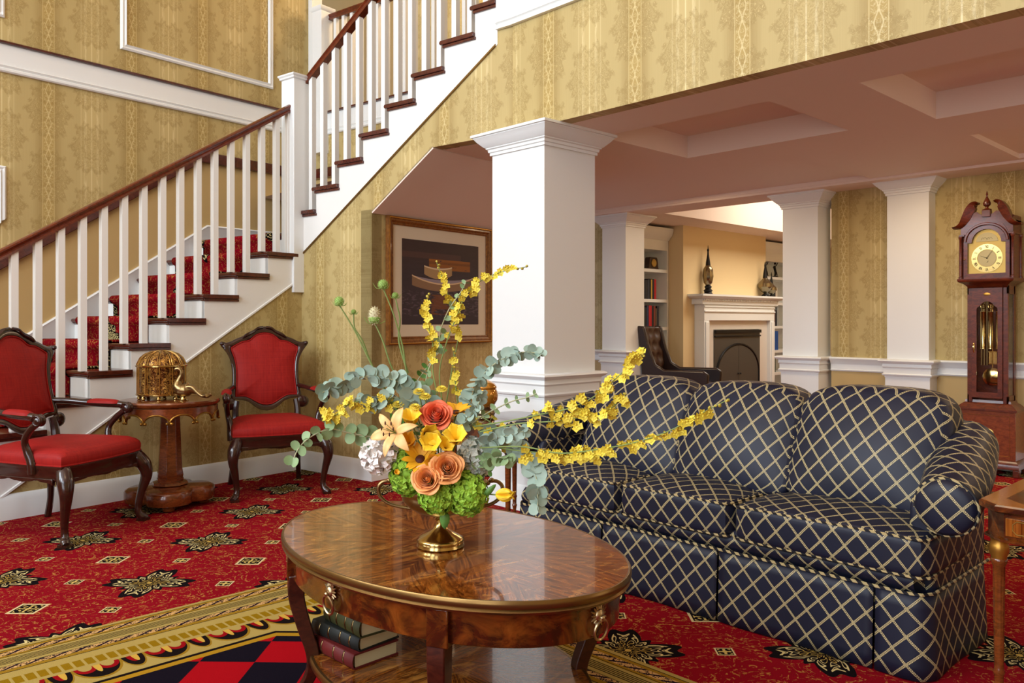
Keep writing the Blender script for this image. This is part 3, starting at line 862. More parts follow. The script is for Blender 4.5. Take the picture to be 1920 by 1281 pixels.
# books: each one a thing
BM={}
def bookm(c):
    if c not in BM: BM[c]=mat('book cloth '+c,c,.6)
    return BM[c]
PAPERM=mat('book pages','e2d5b4',.8)
WORDS={'1b1a1c':'black','7a1518':'red','b01820':'bright red','2a2f3a':'dark grey','c9a23a':'yellow','24304a':'navy','7d3a2a':'brown','5a4a3a':'tan brown','d8d2c2':'white','1d4f9c':'blue','2a6aa8':'light blue','c8b088':'beige','9aa0a0':'pale grey','31443a':'dark green','6b5a86':'violet'}
ORD=['first','second','third','fourth','fifth','sixth','seventh','eighth','ninth']
def bookrow(y0,z,cols,where,grp,xf=-6.25):
    y=y0
    for i,(c,w,h) in enumerate(cols):
        t=thing('book','%s book, %s from left %s'%(WORDS[c],ORD[i],where),'book',(xf-.08,y+w/2,z),0,grp)
        m=MB(); m.bb(-.08,.08,-w/2+.003,w/2-.003,.004,h-.005); m.build('pages',PAPERM,t,ang=0)
        m=MB(); m.bb(.074,.084,-w/2,w/2,0,h); m.bb(-.085,.08,-w/2,-w/2+.003,0,h); m.bb(-.085,.08,w/2-.003,w/2,0,h); m.build('cover',bookm(c),t,ang=0)
        y+=w+.004
g1='books in the left bookcase'; g2='books in the right bookcase'
bookrow(8.26,1.490,[('1b1a1c',.05,.24),('2a2f3a',.035,.25),('1b1a1c',.03,.26),('c9a23a',.022,.25),('1b1a1c',.035,.26),('b01820',.04,.255)],'on second visible shelf of left bookcase',g1)
bookrow(8.24,1.135,[('1b1a1c',.05,.25),('24304a',.04,.27),('b01820',.06,.275),('1b1a1c',.035,.27),('7d3a2a',.035,.27),('5a4a3a',.03,.24),('2a2f3a',.035,.27)],'on third visible shelf of left bookcase',g1)
bookrow(11.35,1.50,[('9aa0a0',.07,.22),('31443a',.06,.23),('2a2f3a',.05,.23),('d8d2c2',.06,.23)],'on second visible shelf of right bookcase',g2)
bookrow(11.30,1.14,[('7a1518',.05,.22),('6b5a86',.05,.24),('d8d2c2',.04,.22),('7d3a2a',.07,.25),('2a2f3a',.06,.24),('9aa0a0',.05,.29)],'on third visible shelf of right bookcase',g2)
bookrow(11.32,.77,[('d8d2c2',.06,.22),('c8b088',.05,.24),('7a1518',.04,.22),('1d4f9c',.14,.29)],'on fourth visible shelf of right bookcase',g2)
bookrow(11.32,.43,[('2a6aa8',.05,.24),('c8b088',.05,.22),('d8d2c2',.06,.22),('31443a',.05,.24)],'on lowest visible shelf of right bookcase',g2)
# small clock on the left bookcase
t=thing('mantel_clock','small dark wooden clock with a round face on the left bookcase shelf','clock',(-6.30,8.46,1.873))
m=MB(); m.prism([(-.12,0),(.12,0),(.10,.02),(.085,.13),(.07,.155),(-.07,.155),(-.085,.13),(-.10,.02)],-.04,.04,axis='x'); m.build('case',M['darkwood'],t,bevel=.006)
m=MB(); m.M=Matrix.Translation((.04,0,.08))@Matrix.Rotation(pi/2,4,'Y'); m.lathe([(.05,0),(.05,.006),(.045,.01),(0,.008)],20); m.build('dial',M['gold'],t)
# figurine on the right bookcase
for yy,lb in ((11.62,'dark bronze dancing figurine on the right bookcase, right of the pair'),(11.33,'dark bronze figurine on the right bookcase, left of the pair')):
    t=thing('figurine',lb,'figurine',(-6.30,yy,1.89),0,'bronze figurines')
    m=MB(); m.lathe([(.05,0),(.05,.015),(.02,.025),(.0,.025)],16); m.build('base',M['irond'],t)
    m=MB(); m.tube(catmull([(0,0,.02),(.005,.01,.08),(0,-.005,.14),(0,0,.18)],4),[.012,.018,.02,.012],8); m.ball((0,.005,.215),.018,8,6)
    m.tube([(0,0,.17),(0,.05,.19),(.01,.07,.24)],[.008,.006],6); m.tube([(0,0,.17),(0,-.05,.15),(.02,-.07,.17)],[.008,.006],6); m.tube([(0,0,.1),(0,.05,.08),(0,.07,.03)],[.012,.007],6); m.build('figure',M['irond'],t)
# mantel bottles
t=thing('decanter','tall dark lantern decanter with pointed stopper, left end of the mantel shelf','decanter',(FX+.09,9.16,1.56))
m=MB(); m.lathe([(.055,0),(.06,.01),(.045,.03),(.06,.05),(.035,.075),(.05,.1),(.03,.12)],20); m.build('foot',M['irond'],t)
m=MB(); m.lathe([(.03,.12),(.055,.15),(.07,.24),(.062,.33),(.045,.36),(.03,.38)],10); m.build('body',M['mercury'],t)
m=MB(); m.lathe([(.032,.38),(.028,.42),(.012,.52),(.01,.56),(.016,.58),(.006,.6),(.002,.64)],16); m.build('stopper',M['irond'],t)
for yy,h,lb in ((10.62,1.0,'silvery round decanter with dark pointed stopper, right end of the mantel shelf'),(10.80,.72,'small dark decanter at the far right end of the mantel shelf')):
    t=thing('decanter',lb,'decanter',(FX+.09,yy,1.56))
    m=MB(); m.lathe([(.06*h,0),(.05*h,.02*h),(.02*h,.05*h)],18); m.build('foot',M['irond'],t)
    m=MB(); m.lathe([(.02*h,.05*h),(.06*h,.08*h),(.105*h,.14*h),(.10*h,.19*h),(.05*h,.24*h),(.03*h,.27*h)],20); m.build('body',M['mercury'],t)
    m=MB(); m.lathe([(.034*h,.27*h),(.026*h,.33*h),(.010*h,.42*h),(.012*h,.45*h),(.003*h,.5*h)],16); m.build('stopper',M['irond'],t)
# tufted leather wing chair
t=thing('wing_chair','brown leather wing chair with a tufted back in front of the fireplace','armchair',(-5.47,7.92,0),radians(110))
def hgt(u): return 1.12
m=MB()
def bk(u,v):
    x=(u-.5)*.62; z=.42+v*.72; curve=.10*(1-((u-.5)*2)**2)
    tuft=0
    gx=(u*4+.5*(int(v*5)%2))%1-.5; gz=(v*5)%1-.5
    tuft=.022*(1-min(1,(gx*gx+gz*gz)*5))
    return (x,.26+curve*.6+v*.10+tuft,z)
m.grid(bk,32,40); m.build('backrest',M['leather'],t,solid=.03,ang=80)
m=MB()
pr=[(-.36,.12),(-.40,.62),(-.34,.66),(.10,.66),(.20,.72),(.27,.90),(.33,1.15),(.42,1.16),(.36,.60),(.36,.12)]
for s in (-1,1):
    m=MB(); m.prism(pr,s*.31,s*.37,axis='x'); m.build('arm_panel',M['leatherd'],t,bevel=.02,ang=60)
m=MB(); m.grid(lambda u,v:((u-.5)*.68,.38+.03*sin(pi*u)+v*.08,.12+v*1.03),10,10); m.build('back_panel',M['leatherd'],t,solid=.03)
m=MB(); m.rbox((0,-.05,.42),(.31,.33,.09),5,8); m.build('seat_cushion',M['leather'],t,ang=60)
m=MB(); m.bb(-.34,.34,-.34,.38,.14,.35); m.build('seat_frame',M['leatherd'],t,bevel=.01)
for x,y in ((-.3,-.3),(.3,-.3),(-.3,.36),(.3,.36)):
    m=MB(); m.tube([(x,y,.15),(x*1.03,y*1.03,0)],[.025,.016],8); m.build('leg',M['darkwood'],t)
# ================================================================ red silk armchairs
def resample(P,n):
    P=[Vector((p[0],p[1],0)) for p in P]; m=len(P)
    D=[0]
    for i in range(m): D.append(D[-1]+(P[(i+1)%m]-P[i]).length)
    out=[];j=0
    for k in range(n):
        d=D[-1]*k/n
        while D[j+1]<d: j+=1
        t=(d-D[j])/max(1e-9,D[j+1]-D[j]); p=P[j].lerp(P[(j+1)%m],t); out.append((p.x,p.y))
    return out
def mirror(half): return half+[(-x,z) for x,z in half[::-1] if abs(x)>1e-6]
cxp=395
px=lambda L:[((x-cxp)*.00104,1.165-(y-45)*.001025) for x,y in L]
OUT=mirror(px([(395,42),(425,43),(447,52),(462,60),(468,70),(488,80),(512,88),(532,98),(545,112),(570,122),(600,134),(630,152),(662,160),(684,152),(702,168),(700,182),(680,205),(658,238),(642,272),(633,310),(628,350),(627,400),(630,450),(636,500),(644,540),(640,562),(600,568),(560,572),(520,585),(480,620),(440,645),(395,652)]))
INN=mirror(px([(395,88),(425,91),(455,101),(478,118),(496,138),(515,145),(548,148),(575,160),(606,178),(632,196),(622,228),(608,270),(600,320),(597,370),(598,420),(602,470),(607,515),(609,543),(575,540),(540,543),(505,560),(470,582),(435,602),(395,607)]))
NB=96
def align(P,n=NB): return resample(P,n)
def chair(loc,rz,label,grp='red silk armchairs'):
    t=thing('armchair',label,'armchair',loc,rz,grp)
    # backrest leans back: local (x, z) outline -> tilted plane
    def tp(x,z,d): return (x, .25+(z-.55)*.20-d, z-(d*.2))
    O=align(OUT); I=align(INN)
    m=MB(); L=[]
    for (ox,oz),(ix,iz) in zip(O,I):
        mx,mz=(ox+ix)/2,(oz+iz)/2; hx,hz=(ox-ix)/2,(oz-iz)/2
        L.append([tp(mx+hx*cos(a),mz+hz*cos(a),.020*sin(a)+.004*cos(2*a)) for a in [2*pi*k/8 for k in range(8)]])
    m.rings(L,closed=True,cap=False); fr=m.build('back_frame',M['darkwood'],t,ang=60)
    # carved crest and ears
    for s in (-1,1):
        m=MB(); m.tube(catmull([tp(s*.012,1.165,.02),tp(s*.05,1.16,.026),tp(s*.08,1.135,.022),tp(s*.13,1.11,.026),tp(s*.16,1.085,.02)],4),[.010,.008,.012,.006],6); m.build('crest_carving',M['darkwood'],fr)
        m=MB(); m.ball(tp(s*.308,1.043,.012),(.016,.014,.016),8,6); m.build('ear',M['darkwood'],fr)
        m=MB(); m.ball(tp(s*.262,.60,.0),(.05,.02,.045),12,8); m.build('scroll_foot',M['darkwood'],fr)

    m=MB(); K=7; loops=[]
    for sgn,dep in ((1,.035),(-1,.02)):
        pass
    cx_,cz_=0,.83
    def pf(k,dep): 
        s=1-k/K*1.0; s=max(s,.02); return [tp(cx_+(x-cx_)*s*1.005,cz_+(z-cz_)*s*1.005,dep*(1-s*s)**.6+.006) for x,z in I]
    loops=[pf(k,.035) for k in range(K+1)]
    m.rings(loops,cap=True); m.build('back_upholstery',M['redsilk'],t,ang=60)
    m=MB(); loops=[[tp(x*s,cz_+(z-cz_)*s,-.012-.01*(1-s)) for x,z in I] for s in (1,.5,.05)]; m.rings(loops); m.build('back_cloth',M['redsilk'],t,ang=60)
    m=MB(); m.tube([tp(x*.99,cz_+(z-cz_)*.99,.012) for x,z in I],.0045,6,closed=True); m.build('back_piping',M['redsilk'],t)
    # back uprights down to the seat rail and rear legs
    for s in (-1,1):
        m=MB(); m.tube(catmull([tp(s*.215,.62,0),tp(s*.225,.55,-.004),(s*.225,.245,.46),(s*.23,.26,.38),(s*.235,.29,.25),(s*.24,.30,.12),(s*.25,.33,.0)],6),[.022,.024,.026,.026,.022,.018,.020],8)
        m.build('rear_leg',M['darkwood'],t)
    # seat rail
    def seat(sc=1,f=0):
        return [(-.315*sc,-.285*sc-f),(-.20,-.30*sc-f-.012),(0,-.31*sc-f-.016),(.20,-.30*sc-f-.012),(.315*sc,-.285*sc-f),(.30*sc,-.05),(.255*sc,.255*sc),(0,.265*sc),(-.255*sc,.255*sc),(-.30*sc,-.05)]
    m=MB(); S=resample(seat(),60); m.rings([[(x*a,y*a,z) for x,y in S] for a,z in ((.97,.345),(1,.352),(1.0,.405),(1.012,.41),(1.012,.425),(.98,.432))]); sr=m.build('seat_rail',M['darkwood'],t,ang=40)
    # scalloped apron front and sides
    def apron(w,flip=1):
        n=24; P=[(-w+2*w*i/n,.36) for i in range(n+1)]
        B=[]
        for i in range(n+1):
            x=-1+2*i/n; ax=abs(x)
            z=.352-.018*math.exp(-((ax-.0)/.10)**2)-.012*abs(sin(ax*pi*2.2))-.02*max(0,ax-.72)/.28
            B.append((x*w,z))
        return P+B[::-1]
    m=MB(); m.M=Matrix.Translation((0,-.296,0)); m.prism(apron(.27),-.012,.012,axis='y'); m.build('apron',M['darkwood'],t,bevel=.003,ang=50)
    for s in (-1,1):
        m=MB(); a=Vector((s*.312,-.25,0)); b=Vector((s*.262,.22,0)); d=(b-a); ang=atan2(d.y,d.x)
        m.M=Matrix.Translation((a+b)/2)@Matrix.Rotation(ang,4,'Z'); m.prism(apron(.22),-.01,.01,axis='y'); m.build('apron',M['darkwood'],t,bevel=.003,ang=50)
    # seat upholstery
    m=MB(); loops=[]
    S=resample(seat(.985),60)
    for z,a in ((.425,1),(.445,1.015),(.465,1.016),(.482,.998),(.498,.95),(.514,.85),(.527,.65),(.535,.35),(.537,.02)):
        loops.append([(x*a,y*a+(-.0),z) for x,y in S])
    m.rings(loops); m.build('seat_upholstery',M['redsilk'],t,ang=60)
    m=MB(); m.tube([(x*1.008,y*1.008,.430) for x,y in S],.005,6,closed=True); m.build('seat_piping',M['redsilk'],t)
    # cabriole front legs
    for s in (-1,1):
        m=MB()
        P=catmull([(s*.275,-.26,.41),(s*.292,-.285,.38),(s*.312,-.31,.33),(s*.318,-.318,.27),(s*.304,-.30,.19),(s*.292,-.285,.11),(s*.290,-.285,.055),(s*.304,-.30,.025),(s*.322,-.322,.012)],6)
        m.tube(P,[.034,.042,.044,.036,.028,.022,.019,.021,.027,.02],10)
        m.box((s*.308,-.305,.008),(.055,.055,.016)) ; m.build('front_leg',M['darkwood'],t,ang=60)
    # arms
    for s in (-1,1):
        m=MB()
        m.tube(catmull([tp(s*.235,.72,-.0),(s*.27,.20,.715),(s*.31,.05,.70),(s*.335,-.09,.695),(s*.34,-.16,.69)],6),[.018,.019,.021,.022,.02],8)
        am=m
        # scroll
        for w in (-1,1):
            Q=[(s*.34+w*.012,-.165+.032*cos(a)*(1-a/16),.672+.032*sin(a)*(1-a/16)) for a in [k*.5 for k in range(0,26)]]
            m.tube(Q,[.011,.004],6)
        m.ball((s*.34,-.165,.672),(.024,.028,.028),10,8)
        m.build('arm',M['darkwood'],t,ang=60)
        m=MB(); m.tube(catmull([(s*.335,-.155,.66),(s*.33,-.10,.62),(s*.318,-.055,.56),(s*.305,-.06,.50),(s*.30,-.085,.44),(s*.30,-.09,.38)],6),[.020,.019,.018,.022,.028,.026],8); m.build('arm_support',M['darkwood'],t,ang=60)
        m=MB(); 
        def f(u,v,s=s):
            y=.09-.21*u; x=s*(.305+.03*u); a=pi*v
            w=.032*(1-abs(2*u-1)**6)**.5+.004
            return (x+w*cos(a), y, .706-.006*u+.026*sin(a)*(1-abs(2*u-1)**4)**.5)
        m.grid(f,12,8); m.build('arm_pad',M['redsilk'],t,ang=70)
    return t
CR=Vector((-5.10,2.685,0)); ar=radians(-17); fr_=Vector((cos(ar),sin(ar),0))
chair(tuple(CR-fr_*.31),ar+pi/2,'red silk armchair with carved mahogany frame in the corner right of the pedestal table')
CLp=Vector((-4.93,1.52,0)); al=radians(33); fl_=Vector((cos(al),sin(al),0))
chair(tuple(CLp-fl_*.31),al+pi/2,'red silk armchair in front of the stairs, left of the pedestal table')
# ================================================================ pedestal table
PT=at(319,748,5.33); PT=(PT.x,PT.y,0)
t=thing('pedestal_table','round mahogany pedestal table with gilt scalloped apron between the red armchairs','side table',PT,AL)
m=MB(); m.lathe([(0,.655),(.28,.655),(.298,.662),(.308,.672),(.311,.684),(.305,.694),(.29,.696),(0,.696)],48); m.build('table_top',M['pedwood'],t)
m=MB(); n=288; L=[]
def scal(a):
    f=(a*12/(2*pi))%1*2-1; return .560+.058*sqrt(max(0,1-f*f))
for i in range(n):
    a=2*pi*i/n; z=scal(a)
    L.append([(.285*cos(a),.285*sin(a),.656),(.295*cos(a),.295*sin(a),.656),(.295*cos(a),.295*sin(a),z),(.285*cos(a),.285*sin(a),z)])
m.rings(L,closed=True,cap=False); m.build('apron',M['pedwood'],t,ang=30)
m=MB(); m.tube([((.297)*cos(2*pi*i/n),(.297)*sin(2*pi*i/n),scal(2*pi*i/n)) for i in range(n)],.006,6,closed=True)
for k in range(12):
    for o in (-.045,.045): m.ball((.30*cos(2*pi*k/12+o),.30*sin(2*pi*k/12+o),.565),.010,8,6); m.build('gilt_edge',M['gilt'],t)
m=MB(); m.lathe([(.08,.17),(.085,.2),(.078,.24),(.072,.35),(.062,.60),(.08,.64),(.085,.656)],8); m.build('column',M['pedwood'],t,ang=20,bevel=.004)
m=MB(); m.lathe([(.05,.13),(.10,.13),(.115,.14),(.11,.155),(.085,.165),(.085,.18),(.06,.2)],8); m.build('collar',M['pedwood'],t,ang=30)
m=MB(); lob=lambda a,z:.66+.38*abs(cos(2*(a+.55)))**.55
m.lathe([(.25,.035),(.262,.04),(.266,.06),(.266,.105),(.26,.118),(.24,.128),(.05,.135)],64,lobe=lob); m.build('base',M['pedwood'],t,ang=50)
for k in range(4):
    a=k*pi/2-.55
    m=MB(); m.lathe([(.02,0),(.036,.006),(.04,.018),(.032,.032),(.03,.04)],14,c=(.205*cos(a),.205*sin(a),0)); m.build('bun_foot',M['pedwood'],t)
# gilt domed casket
CP=at(303,745,5.33); ZP=.696
t=thing('casket','domed gilt casket with ribs and pierced scrolling on the pedestal table','decorative box',(CP.x,CP.y,ZP),.3)
lb=lambda a,z:1-.035*abs(sin(6*a))
m=MB(); m.lathe([(.02,.026),(.142,.026),(.15,.03),(.152,.038),(.143,.044),(.143,.208),(.146,.214)],72,lobe=lb); m.build('body',M['casket'],t,ang=40)
m=MB(); m.lathe([(.150,.212),(.154,.216),(.150,.224),(.147,.228),(.143,.242),(.130,.268),(.104,.292),(.066,.308),(.03,.315),(.012,.317),(.01,.320),(0,.321)],72,lobe=lb); d_=m.build('dome_lid',M['casket'],t,ang=40)
m=MB()
for k in range(12):
    a=2*pi*(k+.0)/12+pi/12
    for o in (-.05,.05):
        P=[(.148*cos(a+o),.148*sin(a+o),z) for z in (.04,.12,.212)]; m.tube(P,.0035,5)
m.build('column_ribs',M['brass'],t)
m=MB()
for k in range(12):
    a=2*pi*k/12+pi/12
    for o in (-.05,.05):
        P=[(r*cos(a+o),r*sin(a+o),z) for r,z in ((.152,.226),(.144,.243),(.131,.270),(.105,.294),(.067,.310),(.02,.317))]; m.tube(P,.0035,5)
m.build('dome_ribs',M['brass'],d_)
m=MB(); m.tube([(.153*cos(2*pi*i/48),.153*sin(2*pi*i/48),.219) for i in range(48)],.006,6,closed=True); m.tube([(.150*cos(2*pi*i/48),.150*sin(2*pi*i/48),.034) for i in range(48)],.007,6,closed=True); m.build('rim',M['brass'],t)
for k in range(8):
    a=2*pi*k/8; m=MB(); m.lathe([(.008,0),(.014,.006),(.015,.014),(.009,.024),(.009,.03)],10,c=(.135*cos(a),.135*sin(a),0)); m.build('foot',M['brass'],t)
# peacock
PK=at(350,745,5.18)
t=thing('peacock_figurine','small brass peacock figurine with a long tail beside the domed casket','figurine',(PK.x,PK.y,ZP),TH)
m=MB()
m.tube(catmull([(-.075,0,.185),(-.07,0,.20),(-.05,0,.205),(-.035,0,.19),(-.035,0,.165),(-.05,0,.13),(-.055,0,.10),(-.035,0,.075),(0,0,.07),(.03,0,.075),(.07,0,.06)],6),[.003,.013,.015,.013,.013,.018,.034,.044,.042,.03,.016],12)
m.build('body',M['brassd'],t,ang=70)
m=MB()
for k in range(5):
    w=(k-2)*.010
    m.tube(catmull([(.0,w*.8,.085+.01*(2-abs(k-2))),(.04,w,.09-.006*k),(.08,w*1.3,.055),(.11,w*1.6,.035-.003*k),(.14,w*2,.04)],5),[.018,.015,.012,.009,.011],8)
m.build('tail',M['brassd'],t,ang=70)
m=MB(); m.lathe([(.03,0),(.032,.006),(.02,.012),(.012,.03),(.018,.045),(0,.05)],14,c=(-.02,0,0)); m.build('foot',M['brass'],t)
m=MB()
for a in (-.4,0,.4): m.tube([(-.05,0,.21),(-.045+.01*a,.012*a,.235)],[.0015,.003],5)
m.build('crest',M['brass'],t)
# ================================================================ framed picture of boats
pc=thing('framed_picture','gilt-framed picture of two rowing boats at dusk with a cream mount','picture',LW((PW+.005,4.942,1.52)),AL)
def pm_():
    m=MB(); m.M=Matrix.Translation((0,-4.942,-1.52)); return m
y0,y1,z0,z1=4.316,5.568,1.02,2.022
L=[]
for (y,z,sy,sz) in ((y0,z0,1,1),(y1,z0,-1,1),(y1,z1,-1,-1),(y0,z1,1,-1)):
    L.append([(a,y+sy*b,z+sz*b) for a,b in ((0,0),(.03,.002),(.036,.012),(.028,.022),(.03,.034),(.018,.05),(.022,.058),(.016,.066),(0,.066))])
m=pm_(); m.rings(L,closed=True,cap=False); m.build('frame',M['frame'],pc)
m=pm_(); L=[[(a,y+sy*b,z+sz*b) for a,b in ((.0365,.008),(.038,.012),(.0365,.016),(.034,.012))] for (y,z,sy,sz) in ((y0,z0,1,1),(y1,z0,-1,1),(y1,z1,-1,-1),(y0,z1,1,-1))]; m.rings(L,closed=True,cap=False); m.build('gilt_slip',M['gilt'],pc)
m=pm_(); m.bb(.002,.008,y0+.06,y1-.06,z0+.06,z1-.06); m.build('mount',M['mat'],pc,ang=0)
def f_paint():
    u,v,_,vec=coords('UV')                # u 0..1 across, v 0..1 up
    n=nnoise(ncomb(u*2,v*9,0),2.5,4,.6); n2=nnoise(ncomb(u*6,v*14,3),3,3)
    c=mixc(n,'241a20','40313a'); c=mixc(sm(v,.6,.9)*.6,c,'3a2620')
    c=mixc(band(v,.79,.86)*band(u,.0,.75)*.5,c,'5a3b34')
    c=mixc(band(u,.33,.88)*band(v,.66,.79)*(n2>.35),c,'8c5218'); c=mixc(band(u,.33,.88)*band(v,.73,.76)*.5,c,'5a3210')
    def boat(c,x0,x1,zb,zt,sag,hull,rim,ins):
        s=(u-x0)/(x1-x0); q=(s-.5)*(s-.5)*4
        top=zt-sag*(1-q); bot=zb+(zt-zb)*.35*q
        m_=band(s,0,1)
        c=mixc(m_*(v>top)*(v<(top+sag*.55*(1-q))),c,ins)
        c=mixc(m_*(v<top)*(v>bot),c,hull); c=mixc(m_*(nabs(v-top)<.008),c,rim)
        return c
    c=boat(c,.27,.63,.55,.70,.03,'a5855a','d9c19a','8a7a78')
    c=boat(c,.12,.91,.40,.58,.09,'87674a','d2b48c','8d8088')
    c=mixc(band(v,.10,.40)*(n2>.56)*.45,c,'6c5a66'); c=mixc(band(u,.36,.62)*band(v,.12,.36)*(n>.45)*.7,c,'7a4216')
    return c
M['painting']=mat('boats painting',rough=.6,fn=f_paint)
m=pm_(); a,b,c_,d=y0+.165,y1-.165,z0+.16,z1-.165
m.poly([(.0095,a,c_),(.0095,b,c_),(.0095,b,d),(.0095,a,d)],[(0,0),(1,0),(1,1),(0,1)]); m.build('painting',M['painting'],pc,ang=0,solid=.001)
# ================================================================ sofa
SX0,SX1=-2.955,-1.0; SCX=(SX0+SX1)/2
sf=thing('sofa','navy satin three-seat sofa with gold lattice pattern and pleated skirt','sofa',(SCX,3.1,0))
def sm_():
    m=MB(); m.M=Matrix.Translation((-SCX,-3.1,0)); return m
FY=2.85; BYs=3.48
# base block and rail
m=sm_(); m.rbox((SCX,(FY+.035+BYs)/2,.255),((SX1-SX0)/2-.02,(BYs-FY-.035)/2,.115),12,10); m.build('base',M['sofa'],sf,ang=60)
# front border roll under the cushions
m=sm_()
m.grid(lambda u,v:(SX0+.04+(SX1-SX0-.08)*u, FY+.02-.030*sin(pi*v), .285+.085*v),30,6,uv=lambda u,v:(u*1.9,v*.1+.3)); m.build('front_border',M['sofa'],sf,ang=60)
# skirt panels with inverted pleats
def skirt_panel(P,h0=0.004,h1=.285,flare=.012,n=20):
    m=sm_(); 
    P=[Vector(p) for p in P]; D=[0]
    for i in range(len(P)-1): D.append(D[-1]+(P[i+1]-P[i]).length)
    def at_(s):
        s=s*D[-1]; j=0
        while j<len(P)-2 and D[j+1]<s: j+=1
        return P[j].lerp(P[j+1],(s-D[j])/(D[j+1]-D[j]))
    def nrm(s):
        a=at_(max(0,s-.02)); b=at_(min(1,s+.02)); d=(b-a); return Vector((d.y,-d.x,0)).normalized()
    def f(u,v):
        p=at_(u)+nrm(u)*(flare*(1-v)+.004*sin(u*9)*(1-v)); return (p.x,p.y,h0+(h1-h0)*v)
    m.grid(f,n,6,uv=lambda u,v:(P[0].x+P[0].y+u*D[-1]-.0,v*(h1-h0)))
    m.build('skirt_panel',M['sofa'],sf,ang=60,solid=.006)
for a,b in ((-2.93,-2.40),(-2.39,-1.795),(-1.785,-1.175)): skirt_panel([(a,FY,0),(b,FY,0)])
skirt_panel([(-1.165,FY-.004,0),(-1.06,FY-.004,0),(-1.02,FY+.01,0),(-1.0,FY+.05,0),(-1.0,3.20,0),(-1.0,BYs-.06,0)],n=30)
skirt_panel([(SX0,BYs,0),(SX0,FY+.05,0),(SX0+.03,FY,0)])
skirt_panel([(-1.0,BYs-.06,0),(-1.02,BYs,0),(SX0,BYs,0)])
m=sm_(); m.tube([(SX0,BYs,.288),(SX0,FY+.03,.288),(SX0+.03,FY-.003,.288),(-1.06,FY-.006,.288),(-1.02,FY+.008,.288),(-.997,FY+.05,.288),(-.997,BYs,.288)],.006,6); m.build('welt',M['piping'],sf)
# seat cushions
seats=[(-2.86,-2.293),(-2.290,-1.728),(-1.725,-.985)]
for i,(a,b) in enumerate(seats):
    cx_=(a+b)/2; hw=(b-a)/2; y0,y1=2.815,3.30
    def cr(q,hw=hw):
        x,y,z=q; k=max(0,1-(x/hw)**2)*max(0,1-(y/.25)**2)
        return (x,y,z+(.035*k if z>0 else -.008*k))
    m=sm_(); m.rbox((cx_,(y0+y1)/2,.415),(hw,(y1-y0)/2,.073),9,10,fn=cr); c=m.build('seat_cushion',M['sofa'],sf,ang=70)
    for z in (.479,.352):
        m=sm_(); P=[(a+.012,y1-.03,z),(a+.008,y0+.03,z),(a+.03,y0+.008,z),(b-.03,y0+.008,z),(b-.008,y0+.03,z),(b-.012,y1-.03,z)]; m.tube(P,.005,6); m.build('piping',M['piping'],c)
# back cushions: upper edges lean back over the frame
backs=[(-2.79,-2.17,.0),(-2.22,-1.62,.0),(-1.66,-1.04,.012)]
for i,(a,b,dz) in enumerate(backs):
    cx_=(a+b)/2; hw=(b-a)/2; zc_=.695; hz=.225
    def cb(q,hw=hw,i=i):
        x,y,z=q; k=max(0,1-(x/hw)**2)*max(0,1-(z/hz)**2)
        top=(z/hz+1)/2
        y2=y*(1+.25*k)+(-.035*k if y<0 else .02*k)
        z2=z-.040*abs(x/hw)**4*top*(1.0)+.010*(1-(x/hw)**2)*top
        y2+=.20*top*.9
        return (x*(1-.03*top),y2,z2+.003*sin(x*25+i)*(abs(x/hw)**6))
    m=sm_(); m.rbox((cx_,3.165,zc_+dz),(hw,.085,hz),7,16,fn=cb,uvo=(.03*i,.02*i)); m.build('back_cushion',M['sofa'],sf,ang=80)
# back frame
m=sm_(); m.rbox((SCX,3.47,.55),((SX1-SX0)/2-.03,.065,.30),8,10); m.build('back_frame',M['sofa'],sf,ang=60)
# rolled arms
def arm(s,x):
    """s=+1 right arm; outer face at x"""
    m=sm_()
    # the roll: swept section, higher and set back towards the rear
    N_=16
    def path(u):
        y=2.868+u*.52; return Vector((x+s*(.055-.09*u), y, .592+.135*u**1.2)), .092+.006*u
    def f(u,v):
        c,r=path(u); a=-pi*.72+v*pi*1.86
        k=1.0; bul=.012*sin(pi*u)
        return (c.x+s*(r+bul)*cos(a)*1.05+s*.02*0, c.y, c.z+(r+bul)*sin(a)*k)
    m.grid(f,18,22,uv=lambda u,v:(u*.62+x,v*.52)); 
    roll=m.build('arm_roll',M['sofa'],sf,ang=80)
    # rounded end cap panel of the arm
    m=sm_(); c,r=path(0)
    loops=[]
    for k,(sc,dy) in enumerate(((1.0,.0),(.97,-.012),(.85,-.022),(.6,-.028),(.3,-.03),(.02,-.031))):
        loops.append([(c.x+s*r*1.05*sc*cos(a)+0,c.y+dy,c.z+r*sc*sin(a)) for a in [2*pi*i/24 for i in range(24)]])
    m.rings(loops); m.build('arm_front',M['sofa'],sf,ang=80)
    m=sm_(); m.tube([(c.x+s*r*1.07*cos(a),c.y+.002,c.z+r*1.02*sin(a)) for a in [-pi*.7+k*pi*1.75/20 for k in range(21)]],.005,6); m.build('arm_piping',M['piping'],sf)
    # inner and outer arm body
    m=sm_()
    xo=x; xi=x-s*.12
    m.rbox((x-s*.045,(2.93+3.47)/2,.42),(.048,.27,.19),8,10); m.build('arm_body',M['sofa'],sf,ang=70)
arm(1,-1.003); arm(-1,-2.945)
